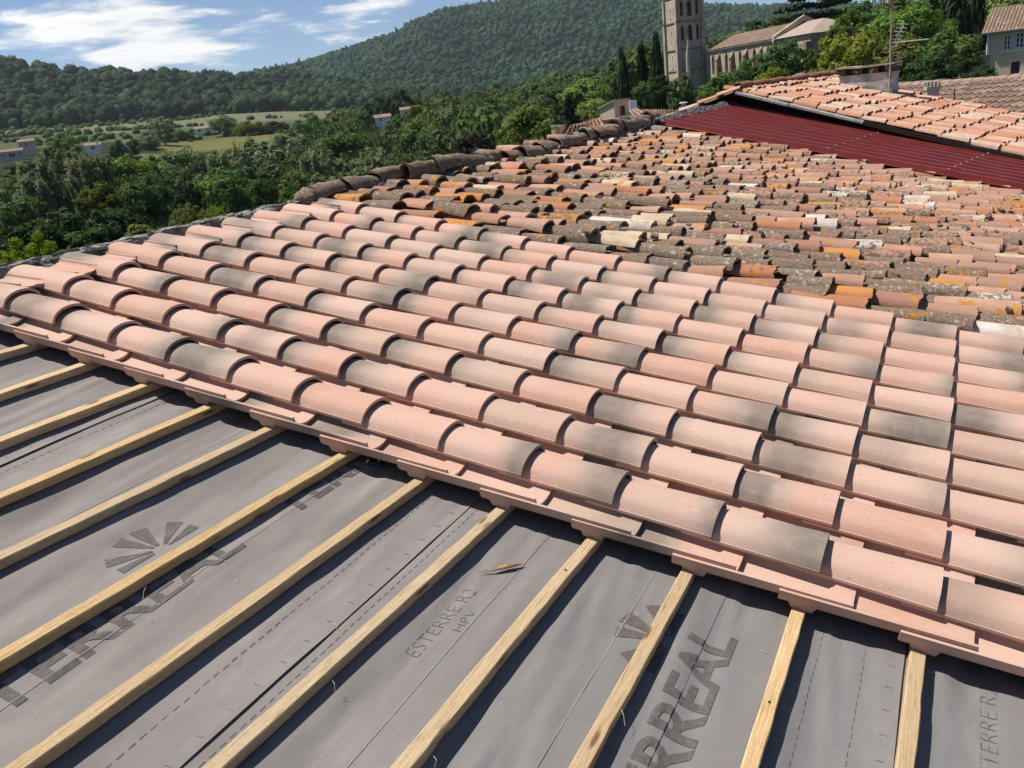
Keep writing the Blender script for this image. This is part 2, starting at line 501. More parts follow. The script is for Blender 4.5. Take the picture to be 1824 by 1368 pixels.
M['stone'] = mat_simple('church_stone', [(0.28, 0.225, 0.165), (0.43, 0.36, 0.27), (0.53, 0.455, 0.355)], 0.55, 7.0, 0.92, 3.0, 0.5, 0.1, rv=0.05)
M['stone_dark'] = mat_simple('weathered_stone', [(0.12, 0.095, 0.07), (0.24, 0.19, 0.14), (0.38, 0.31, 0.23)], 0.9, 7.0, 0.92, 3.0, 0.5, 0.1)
M['plaster'] = mat_simple('beige_plaster', [(0.56, 0.43, 0.29), (0.64, 0.51, 0.36)], 1.5, 5.0, 0.9, 20.0, 0.2, rv=0.08)
M['cream'] = mat_simple('cream_plaster', [(0.55, 0.47, 0.37), (0.64, 0.56, 0.46)], 1.2, 5.0, 0.9, 20.0, 0.2, rv=0.06)
M['white'] = mat_simple('white_plaster', [(0.76, 0.74, 0.70), (0.84, 0.82, 0.79)], 1.2, 5.0, 0.85, 20.0, 0.2)
M['bluewhite'] = mat_simple('blue_white_panel', [(0.52, 0.58, 0.64), (0.62, 0.67, 0.72)], 1.5, 4.0, 0.6)
M['roughwall'] = mat_simple('rough_rendered_wall', [(0.33, 0.29, 0.235), (0.47, 0.42, 0.35)], 3.0, 7.0, 0.95, 12.0, 0.8, 0.03)
M['glass'] = mat_simple('dark_window_glass', [(0.012, 0.014, 0.017), (0.03, 0.034, 0.04)], 2.0, 2.0, 0.12, spec=0.6)
M['paint'] = mat_simple('white_paint', [(0.70, 0.70, 0.69), (0.80, 0.80, 0.79)], 5.0, 3.0, 0.5)
M['shutter'] = mat_simple('brown_shutter', [(0.13, 0.075, 0.045), (0.19, 0.11, 0.07)], 8.0, 3.0, 0.7)
M['bark'] = mat_simple('bark', [(0.05, 0.038, 0.028), (0.12, 0.095, 0.07)], 6.0, 5.0, 0.9, 12.0, 0.8)
M['deadwood'] = mat_simple('bleached_trunk', [(0.42, 0.37, 0.29), (0.58, 0.52, 0.42)], 6.0, 5.0, 0.85)
M['husk'] = mat_simple('dry_husk', [(0.19, 0.10, 0.04), (0.34, 0.20, 0.085), (0.46, 0.30, 0.15)], 60.0, 4.0, 0.75, 120.0, 0.5, 0.002)
M['straw'] = mat_simple('straw', [(0.60, 0.50, 0.32), (0.70, 0.62, 0.45)], 30.0)
LEAF = {
    'mid': mat_leaf('leaf_mid_green', (0.076, 0.132, 0.035), (0.151, 0.238, 0.060)),
    'dark': mat_leaf('leaf_dark_green', (0.041, 0.073, 0.028), (0.085, 0.138, 0.047)),
    'grey': mat_leaf('leaf_grey_green', (0.114, 0.143, 0.077), (0.215, 0.251, 0.132)),
    'yellow': mat_leaf('leaf_yellow_green', (0.140, 0.186, 0.025), (0.278, 0.324, 0.049)),
    'warm': mat_leaf('leaf_warm_green', (0.090, 0.115, 0.023), (0.189, 0.209, 0.039)),
    'conifer': mat_leaf('needle_dark', (0.025, 0.048, 0.024), (0.060, 0.095, 0.043), trans=0.8),
    'purple': mat_leaf('leaf_purple_dark', (0.042, 0.036, 0.031), (0.080, 0.067, 0.050), trans=0.9),
}
M['forest'] = mat_leaf('forest_canopy', (0.014, 0.038, 0.018), (0.052, 0.102, 0.038), rand=arand, hue=0.04, trans=1.0, patch=1.1)
M['forest_far'] = mat_leaf('far_forest_canopy', (0.015, 0.052, 0.024), (0.050, 0.120, 0.046), rand=arand, hue=0.045, trans=1.0, patch=1.1)
M['under'] = mat_leaf('valley_woodland', (0.042, 0.072, 0.026), (0.130, 0.180, 0.055), rand=arand, hue=0.045, trans=1.3, patch=0.5)

# ------------------------------------------------------------------ terrain
def sky_nodes(pts):
    a = np.array([azel(*p) for p in pts])
    return a[:, 0], a[:, 1]


R1A, R1E = sky_nodes([(0, 104), (40, 112), (110, 122), (200, 118), (300, 115), (400, 118), (480, 118), (540, 116), (620, 128), (700, 138), (760, 146), (830, 158), (900, 172), (980, 186)])
R2A, R2E = sky_nodes([(480, 125), (540, 112), (600, 97), (650, 83), (700, 66), (740, 42), (790, 22), (850, 14), (950, 6), (1010, 0), (1100, -8), (1185, 2), (1250, 14), (1400, 14), (1500, 14), (1600, 15), (1824, 20)])
TD = np.array([0, 20, 50, 100, 150, 230, 300, 350, 420, 560, 760, 920.])
TA = np.array([-57, -52, -45, -36, -29, -22, -16, -10, 0, 10.])
TZ = np.array([
    [-9.5, -10, -13, -16, -17, -13, -5.0, -1.5, 3.0, 9.0, 18, 27],
    [-9.5, -10, -13, -16, -17, -14, -7.0, -3.0, 1.5, 7.5, 16, 24],
    [-9.5, -10, -13, -16, -17, -14, -9.0, -7.5, -3.8, 5.0, 12.5, 18.5],
    [-9.5, -10, -12, -14, -14, -11, -8.0, -6.5, -4.5, 0.5, 7, 10],
    [-9.5, -9, -10, -10, -9, -7, -5.0, -4.0, -3.0, 0.0, 4, 6],
    [-9.5, -8, -8, -7, -5, -3, -2.0, -1.0, 0.0, 2.0, 5, 8],
    [-9.5, -7, -6, -3.5, -1, 1, 2.0, 3.0, 4.0, 6.0, 8, 12],
    [-9.5, -7, -5, -3, -1, 2, 5.0, 7.0, 8.0, 10, 12, 15],
    [-9.5, -7, -5, -3, 0, 5, 9.0, 11, 13, 15, 17, 20],
    [-9.5, -7, -5, -3, 0, 5, 9.0, 11, 13, 15, 17, 20]])
D1, D2 = 1330.0, 2550.0


def ground_z(X, Y):
    dx = np.asarray(X, float) - CAM[0]; dy = np.asarray(Y, float) - CAM[1]
    D = np.hypot(dx, dy); A = np.degrees(np.arctan2(dx, dy))
    Ac = np.clip(A, TA[0], TA[-1])
    ai = np.clip(np.searchsorted(TA, Ac) - 1, 0, len(TA) - 2)
    t = (Ac - TA[ai]) / (TA[ai + 1] - TA[ai]); t = t * t * (3 - 2 * t)
    di = np.clip(np.searchsorted(TD, D) - 1, 0, len(TD) - 2)
    s = np.clip((D - TD[di]) / (TD[di + 1] - TD[di]), 0, 1)
    z = (TZ[ai, di] * (1 - s) + TZ[ai, di + 1] * s) * (1 - t) + (TZ[ai + 1, di] * (1 - s) + TZ[ai + 1, di + 1] * s) * t
    z1 = CAM[2] + D1 * np.tan(np.radians(np.interp(A, R1A, R1E))) - 10
    z2 = CAM[2] + D2 * np.tan(np.radians(np.interp(A, R2A, R2E))) - 10
    z1 = np.maximum(z1, 8)
    zb = z
    k1 = np.clip((D - 920) / (D1 - 920), 0, 1); k1s = k1 ** 1.15
    z = np.where(D > 920, zb + (z1 - zb) * k1s, z)
    zd = np.minimum(z1 * 0.75, z2 * 0.5)
    k2 = np.clip((D - D1) / 320, 0, 1); k2 = k2 * k2 * (3 - 2 * k2)
    z = np.where(D > D1, z1 + (zd - z1) * k2, z)
    k3 = np.clip((D - D1 - 320) / (D2 - D1 - 320), 0, 1)
    z = np.where(D > D1 + 320, zd + (z2 - zd) * np.sin(k3 * math.pi / 2) ** 1.1, z)
    k4 = np.clip((D - D2) / 2500, 0, 1)
    z = np.where(D > D2, z2 * (1 - 0.75 * k4), z)
    amp = np.clip((D - 120) / 1500, 0, 1) * 7
    return z + fbm(np.asarray(X) / 160.0, np.asarray(Y) / 160.0, 3, 3) * amp + fbm(np.asarray(X) / 330.0 + 5, np.asarray(Y) / 330.0, 8, 2) * np.clip((D - 930) / 300, 0, 1) * 16


fine_a = np.arange(-66, 14.01, 0.4)
coarse = np.arange(18, 294, 4.0)
azs = np.radians(np.concatenate([fine_a, coarse]))
Ds = np.concatenate([np.linspace(3, 200, 22), np.geomspace(215, 3400, 78), np.geomspace(3700, 9000, 6)])
AA, DD = np.meshgrid(azs, Ds)
TX = CAM[0] + DD * np.sin(AA); TY = CAM[1] + DD * np.cos(AA)
TZv = ground_z(TX, TY)
na, ndD = len(azs), len(Ds)
V = np.stack([TX, TY, TZv], -1).reshape(-1, 3)
ii = np.arange(ndD - 1)[:, None] * na; jj = np.arange(na)[None, :]; j2 = (jj + 1) % na
F = np.stack([ii + jj, ii + j2, ii + na + j2, ii + na + jj], -1).reshape(-1, 4)
# land use: 0 woodland floor, then meadow, dry field, bare soil (real cover of the ground, by place)
PXX = np.degrees(AA).ravel(); DDr = DD.ravel()
cover = np.zeros((len(V), 3)) + np.array([0.018, 0.028, 0.012])
edge = fbm(V[:, 0] / 40, V[:, 1] / 40, 11, 3)
dry = (DDr > 600 + edge * 45) & (DDr < 905 + edge * 40) & (PXX < -34)
cover[dry] = (0.150, 0.148, 0.088)
dry2 = dry & (DDr < 690 + 60 * np.sin(np.radians(PXX * 9)))
cover[dry2] = (0.128, 0.130, 0.072)
mead = (DDr > 285) & (DDr < 380) & (PXX > -50.5 + edge) & (PXX < -45.0 + edge)
cover[mead] = (0.120, 0.140, 0.042)
mead2 = (DDr > 395) & (DDr < 470) & (PXX > -48) & (PXX < -41.5 + edge)
cover[mead2] = (0.140, 0.130, 0.042)
soil = (DDr > 330) & (DDr < 480) & (PXX >= -41.5 + edge) & (PXX < -38.8)
cover[soil] = (0.095, 0.068, 0.043)
rough_ = (DDr > 545) & (DDr < 700) & (PXX < -53)
cover[rough_] = (0.070, 0.082, 0.038)
mid_ = (DDr > 470) & (DDr <= 600 + edge * 45) & (PXX < -36)
cover[mid_] = (0.075, 0.088, 0.040)
m, nt = newmat('ground')
vc = nd(nt, 'VertexColor', layer_name='col').outputs[0]
pz = poswco(nt)
gn = noise(nt, pz, 0.35, 6.0, 0.65)
gcol = mixc(nt, mapr(nt, gn, 0.3, 0.7, 0.0, 0.6), vc, mixc(nt, 1.0, vc, (0.62, 0.68, 0.6), 'MULTIPLY'))
gn2 = noise(nt, nd(nt, 'Mapping', {'Vector': pz, 'Scale': (0.05, 0.25, 0.2), 'Rotation': (0, 0, 0.5)}).outputs[0], 1.0, 4.0)
gcol = mixc(nt, mapr(nt, gn2, 0.45, 0.7, 0.0, 0.35), gcol, mixc(nt, 1.0, vc, (1.25, 1.2, 1.1), 'MULTIPLY'))
finish(nt, gcol, 0.95, gn, 0.3, 0.3, 0.1)
me = fast_mesh('terrain', V, F, m, True)
ca = me.color_attributes.new('col', 'FLOAT_COLOR', 'POINT')
ca.data.foreach_set('color', np.concatenate([cover, np.ones((len(V), 1))], 1).astype(np.float32).ravel())
tag(link(bpy.data.objects.new('terrain', me)), 'wooded valley and hills with pale fields', kind='structure')

# ------------------------------------------------------------------ forests (far-off masses)
ICO_P = (1 + 5 ** .5) / 2
ICO_V = np.array([(-1, ICO_P, 0), (1, ICO_P, 0), (-1, -ICO_P, 0), (1, -ICO_P, 0), (0, -1, ICO_P), (0, 1, ICO_P), (0, -1, -ICO_P), (0, 1, -ICO_P), (ICO_P, 0, -1), (ICO_P, 0, 1), (-ICO_P, 0, -1), (-ICO_P, 0, 1)], float)
ICO_V /= np.linalg.norm(ICO_V[0])
ICO_F = np.array([(0, 11, 5), (0, 5, 1), (0, 1, 7), (0, 7, 10), (0, 10, 11), (1, 5, 9), (5, 11, 4), (11, 10, 2), (10, 7, 6), (7, 1, 8), (3, 9, 4), (3, 4, 2), (3, 2, 6), (3, 6, 8), (3, 8, 9), (4, 9, 5), (2, 4, 11), (6, 2, 10), (8, 6, 7), (9, 8, 1)])


def subdiv(V, F):
    V = [tuple(v) for v in V]; mid = {}; out = []

    def m_(a, b):
        k = (min(a, b), max(a, b))
        if k not in mid:
            p = (np.array(V[a]) + np.array(V[b])); p /= np.linalg.norm(p)
            mid[k] = len(V); V.append(tuple(p))
        return mid[k]
    for a, b, c in F:
        ab, bc, ca = m_(a, b), m_(b, c), m_(c, a)
        out += [(a, ab, ca), (b, bc, ab), (c, ca, bc), (ab, bc, ca)]
    return np.array(V), np.array(out)


ICO2_V, ICO2_F = subdiv(ICO_V, ICO_F)


def canopy(name, P, rad, hgt, quads, mat, label, leaf=0.42, fine=False):
    """many crowns in one mesh: a lumpy core plus leaf-clump faces around each"""
    n = len(P)
    CV, CF = (ICO2_V, ICO2_F) if fine else (ICO_V, ICO_F)
    q = len(CV)
    cv = CV[None] * (0.80 + 0.32 * rng.random((n, q, 1))) * np.stack([rad, rad, hgt], -1)[:, None, :] * (0.92 if fine else 1.0) + P[:, None, :]
    cf = CF[None] + (np.arange(n) * q)[:, None, None]
    V = [cv.reshape(-1, 3)]; F = [cf.reshape(-1, 3)]
    rn = rng.random(n)
    RR = [np.repeat(rn, q)]
    if quads:
        d = rng.normal(size=(n, quads, 3)); d[..., 2] = d[..., 2] * 0.9 + 0.3
        d /= np.linalg.norm(d, axis=-1, keepdims=True)
        c = P[:, None] + d * (0.80 + 0.24 * rng.random((n, quads, 1))) * np.stack([rad, rad, hgt], -1)[:, None, :]
        nrm = d + rng.normal(size=d.shape) * 0.45
        nrm /= np.linalg.norm(nrm, axis=-1, keepdims=True)
        t = np.cross(nrm, rng.normal(size=d.shape)); t /= np.linalg.norm(t, axis=-1, keepdims=True)
        b = np.cross(nrm, t)
        s = (leaf * rad[:, None, None]) * (0.6 + 0.8 * rng.random((n, quads, 1)))
        tri = np.stack([c + t * s, c - t * s * 0.6 + b * s * 0.8, c - t * s * 0.5 - b * s * 0.8], 2)
        V.append(tri.reshape(-1, 3))
        F.append(np.arange(n * quads * 3).reshape(-1, 3) + n * q)
        RR.append(np.repeat(rn, quads * 3))
    me = fast_mesh(name, np.concatenate(V), np.concatenate(F), mat, True, np.concatenate(RR))
    return tag(link(bpy.data.objects.new(name, me)), label, 'forest', kind='stuff')


def leafy_mass(name, P, rad, hgt, nq, mat, label, leaf=0.075):
    """crowns made of leaf clumps only, joined into one mesh"""
    tpl = []
    for k in range(5):
        K = 34
        d = rng.normal(size=(K, 3)); d /= np.linalg.norm(d, axis=1, keepdims=True); d[:, 2] = np.where(d[:, 2] < -.35, -d[:, 2], d[:, 2])
        cc = d * (0.30 + 0.62 * rng.random(K) ** 0.5)[:, None]
        cr = 0.20 + 0.16 * rng.random(K)
        q = rng.integers(0, K, nq); g = rng.normal(size=(nq, 3)); g /= np.linalg.norm(g, axis=1, keepdims=True)
        C = cc[q] + g * (cr[q] * (0.4 + 0.6 * rng.random(nq)))[:, None] * np.array([1, 1, .8])
        N = g * 0.6 + C * 0.8 + np.array([0, 0, .2]) + rng.normal(size=(nq, 3)) * 0.4
        N /= np.linalg.norm(N, axis=1, keepdims=True)
        t = np.cross(N, rng.normal(size=(nq, 3))); t /= np.linalg.norm(t, axis=1, keepdims=True); b = np.cross(N, t)
        s = leaf * (0.6 + 0.9 * rng.random((nq, 1)))
        tpl.append(np.stack([C + t * s * 1.2, C + b * s * .8, C - t * s * 1.2, C - b * s * .8], 1).reshape(-1, 3))
    V, RR = [], []
    for i in range(len(P)):
        a = rng.random() * 6.283; c, s_ = math.cos(a), math.sin(a)
        T_ = tpl[i % 5] @ np.array([[c, s_, 0], [-s_, c, 0], [0, 0, 1]])
        V.append(T_ * np.array([rad[i], rad[i], hgt[i]]) + P[i]); RR.append(np.full(nq * 4, rng.random()))
    V = np.concatenate(V)
    me = fast_mesh(name, V, np.arange(len(V)).reshape(-1, 4), mat, False, np.concatenate(RR))
    return tag(link(bpy.data.objects.new(name, me)), label, 'forest', kind='stuff')


def scatter(n, a0, a1, d0, d1, keep=None):
    A = np.radians(rng.uniform(a0, a1, n)); D = np.sqrt(rng.uniform(d0 ** 2, d1 ** 2, n))
    X = CAM[0] + D * np.sin(A); Y = CAM[1] + D * np.cos(A)
    if keep is not None:
        k = keep(np.degrees(A), D, X, Y); X, Y = X[k], Y[k]
    return np.stack([X, Y, ground_z(X, Y)], -1)


P = scatter(7000, -64, -17, 880, 1420, lambda A, D, X, Y: (D > 905 + 25 * fbm(X / 60, Y / 60, 5)) & (rng.random(len(A)) < np.where(D > 1340, 0.4, 1)))
rad = 3.4 + 6.2 * rng.random(len(P)) ** 2.2
P[:, 2] += rad * 0.75
canopy('forest', P, rad, rad * (0.95 + 0.4 * rng.random(len(P))), 34, M['forest'], 'dark wooded hill behind the pale fields', 0.20, True)
P = scatter(27000, -44, 12, 1380, 2680)
P = P[(np.degrees(np.arctan2(P[:, 0] - CAM[0], P[:, 1] - CAM[1])) > -42)]
rad = 3.2 + 5.6 * rng.random(len(P)) ** 2.2
P[:, 2] += rad * 0.75
hg = rad * (0.95 + 0.35 * rng.random(len(P)))
pine = rng.random(len(P)) < 0.05
hg[pine] *= 1.9; rad[pine] *= 0.6
canopy('forest', P, rad, hg, 8, M['forest_far'], 'tall far hill covered with green forest', 0.22)

# ------------------------------------------------------------------ trees
def leaf_cards(C, N, size, aspect=1.0, up=0.0):
    """quads at centres C with normals about N"""
    n = len(C)
    N = N / (np.linalg.norm(N, axis=1, keepdims=True) + 1e-9)
    t = np.cross(N, rng.normal(size=(n, 3)))
    if up:
        t = t * (1 - up) + np.array([0, 0, 1.0]) * up
        t -= N * (t * N).sum(1, keepdims=True)
    t /= np.linalg.norm(t, axis=1, keepdims=True) + 1e-9
    b = np.cross(N, t)
    s = size[:, None] if hasattr(size, '__len__') else size
    s = s * (0.65 + 0.7 * rng.random((n, 1)))
    bend = N * s * 0.25
    Q = np.stack([C - t * s * aspect - bend, C + b * s * 0.7 / aspect ** 0.5, C + t * s * aspect - bend, C - b * s * 0.7 / aspect ** 0.5], 1)
    return Q.reshape(-1, 3), np.arange(n * 4).reshape(-1, 4)


def crown_mesh(kind, leaf, seed, name, nleaf=4200):
    """crown in a unit tree: base z=0, top z=1, horizontal radius 0.5"""
    global rng
    keep = rng; rng = np.random.default_rng(seed)
    asp, up = 1.15, 0.0
    if kind == 'round':
        K = 64
        d = rng.normal(size=(K, 3)); d /= np.linalg.norm(d, axis=1, keepdims=True)
        rr = 0.35 + 0.65 * rng.random(K) ** 0.45
        lump = 1 + 0.28 * fbm(d[:, 0] * 2.2 + seed, d[:, 1] * 2.2 + d[:, 2] * 1.7, seed, 2)
        cc = d * (rr * lump)[:, None] * np.array([0.40, 0.40, 0.33]) + np.array([0, 0, 0.60])
        cr = 0.085 + 0.075 * rng.random(K); size = 0.027; cen = np.array([0, 0, 0.5])
    elif kind == 'oval':
        K = 64
        d = rng.normal(size=(K, 3)); d /= np.linalg.norm(d, axis=1, keepdims=True)
        rr = 0.3 + 0.7 * rng.random(K) ** 0.5
        lump = 1 + 0.25 * fbm(d[:, 0] * 2.5 + seed, d[:, 2] * 2.5, seed, 2)
        cc = d * (rr * lump)[:, None] * np.array([0.37, 0.37, 0.42]) + np.array([0, 0, 0.52])
        cr = 0.07 + 0.07 * rng.random(K); size = 0.025; cen = np.array([0, 0, 0.45])
    elif kind == 'willow':
        K = 60
        d = rng.normal(size=(K, 3)); d /= np.linalg.norm(d, axis=1, keepdims=True)
        cc = d * (0.2 + 0.8 * rng.random(K) ** 0.6)[:, None] * np.array([0.40, 0.40, 0.40]) + np.array([0, 0, 0.55])
        cr = 0.06 + 0.06 * rng.random(K); size = 0.026; asp = 1.9; up = 0.65; cen = np.array([0, 0, 0.3])
    elif kind == 'cypress':
        K = 80
        z = 0.06 + 0.92 * rng.random(K); a = rng.random(K) * 6.283
        prof = 0.42 * np.clip(z / 0.25, 0.5, 1) * np.clip((1.02 - z) / 0.7, 0.05, 1) ** 0.75
        cc = np.stack([np.cos(a) * prof * 0.8, np.sin(a) * prof * 0.8, z], 1)
        cr = 0.05 + 0.05 * rng.random(K); size = 0.03; asp = 1.7; up = 0.8; cen = np.array([0, 0, 0.2])
    elif kind == 'spruce':
        K = 110
        z = 0.08 + 0.9 * rng.random(K) ** 1.1; a = rng.random(K) * 6.283
        prof = 0.47 * (1.02 - z) ** 0.85 * (0.35 + 0.65 * rng.random(K) ** 0.5) * (0.75 + 0.25 * np.sin(z * 75))
        cc = np.stack([np.cos(a) * prof, np.sin(a) * prof, z - prof * 0.12], 1)
        cr = 0.03 + 0.05 * (1.05 - z); size = 0.026; asp = 1.5; cen = np.array([0, 0, 0.4])
    elif kind == 'cedar':
        K = 95
        lev = rng.integers(0, 7, K); z = 0.34 + lev * 0.10 + rng.normal(size=K) * 0.008; a = rng.random(K) * 6.283
        prof = np.array([0.48, 0.50, 0.46, 0.42, 0.34, 0.24, 0.12])[lev] * (0.2 + 0.8 * rng.random(K) ** 0.6)
        side = 1 + 0.4 * np.sin(a * 2 + lev * 1.9)
        cc = np.stack([np.cos(a) * prof * side, np.sin(a) * prof * side, z], 1)
        cr = 0.07 + 0.04 * rng.random(K); size = 0.026; cen = np.array([0, 0, -2.0])
    elif kind == 'bush':
        K = 46
        d = rng.normal(size=(K, 3)); d /= np.linalg.norm(d, axis=1, keepdims=True); d[:, 2] = np.abs(d[:, 2])
        cc = d * (0.3 + 0.7 * rng.random(K) ** 0.5)[:, None] * np.array([0.42, 0.42, 0.78]) + np.array([0, 0, 0.12])
        cr = 0.09 + 0.07 * rng.random(K); size = 0.032; cen = np.array([0, 0, 0.1])
    elif kind == 'spray':      # open young foliage with upright shoots
        K = 90
        d = rng.normal(size=(K, 3)); d /= np.linalg.norm(d, axis=1, keepdims=True); d[:, 2] = np.abs(d[:, 2])
        cc = d * (0.25 + 0.75 * rng.random(K) ** 0.5)[:, None] * np.array([0.45, 0.45, 0.42]) + np.array([0, 0, 0.54])
        cr = 0.03 + 0.045 * rng.random(K); size = 0.0115; asp = 1.25; cen = np.array([0, 0, 0.3])
    k = rng.integers(0, len(cc), nleaf)
    g = rng.normal(size=(nleaf, 3)); g /= np.linalg.norm(g, axis=1, keepdims=True)
    flat = np.array([1, 1, 0.22]) if kind == 'cedar' else np.array([1, 1, 0.8])
    if kind in ('willow', 'cypress'):
        flat = np.array([0.8, 0.8, 1.7])
    C = cc[k] + g * (cr[k] * (0.35 + 0.65 * rng.random(nleaf)))[:, None] * flat
    out = C - cen
    N = g * 0.6 + out / (np.linalg.norm(out, axis=1, keepdims=True) + 1e-6) * 0.7 + rng.normal(size=(nleaf, 3)) * 0.45
    V, F = leaf_cards(C, N, size, asp, up)
    rng = keep
    return fast_mesh(name, V, F, LEAF[leaf])


def trunk_mesh(seed, tall=0.62, r=0.028, limbs=6):
    b = MB(); rd = random.Random(seed)
    b.tube([(0, 0, -0.25), (0.004, 0.002, 0.1), (0.012, -0.006, 0.35), (0.0, 0.01, tall)], [r * 1.3, r, r * 0.75, r * 0.3], 7)
    for i in range(limbs):
        z = 0.22 + 0.36 * i / max(limbs, 1); a = i * 2.4 + rd.random()
        l = 0.2 + 0.12 * rd.random()
        b.tube([(0, 0, z), (math.cos(a) * l * 0.5, math.sin(a) * l * 0.5, z + 0.07), (math.cos(a) * l, math.sin(a) * l, z + 0.20)], [r * 0.5, r * 0.35, r * 0.12], 5)
    return b.mesh('trunk', M['bark'])


TRUNKS = [trunk_mesh(i) for i in range(3)]
PROTO = {}


def tree_mesh(kind, leaf, var, nleaf):
    key = (kind, leaf, var)
    if key not in PROTO:
        PROTO[key] = crown_mesh(kind, leaf, 100 + len(PROTO) * 7, 'crown', nleaf)
    return PROTO[key]


def tree(x, ytop, w, D, kind, leaf, label, name=None, cat='tree', group=None, var=0, nleaf=4200, base=None):
    """tree at horizontal distance D in the direction of column x; its top reaches row ytop, its crown is w wide (all seen from the camera)"""
    top = at(x, ytop, D)
    g = float(ground_z(top[0], top[1])) if base is None else base
    wd = w * depth_of(top) / FPX
    H = max(top[2] - g, wd * 0.7)
    nm = name or {'round': 'broadleaf_tree', 'oval': 'broadleaf_tree', 'willow': 'willow_tree', 'cypress': 'cypress_tree', 'spruce': 'conifer_tree', 'cedar': 'cedar_tree', 'bush': 'shrub', 'spray': 'young_tree'}[kind]
    t = empty(nm, (top[0], top[1], top[2] - H), (0, 0, (x * 7.3 + var) % 6.28), label, cat, group)
    asp, zlo = {'round': (1.0, .2), 'oval': (1.35, .06), 'willow': (1.45, .1), 'cypress': (9, .0), 'spruce': (3.2, .05), 'cedar': (0.75, .3), 'bush': (0.8, .0), 'spray': (0.8, .5)}[kind]
    hc = min(H * (1 - zlo * .5), wd * asp) / (1 - zlo)
    inst('crown', tree_mesh(kind, leaf, var, nleaf), t, (0, 0, H - hc), (0, 0, 0), (wd * 1.28, wd * 1.28, hc))
    inst('trunk', TRUNKS[int(x) % 3], t, (0, 0, 0), (0, 0, 0), (wd * .8, wd * .8, H))
    return t


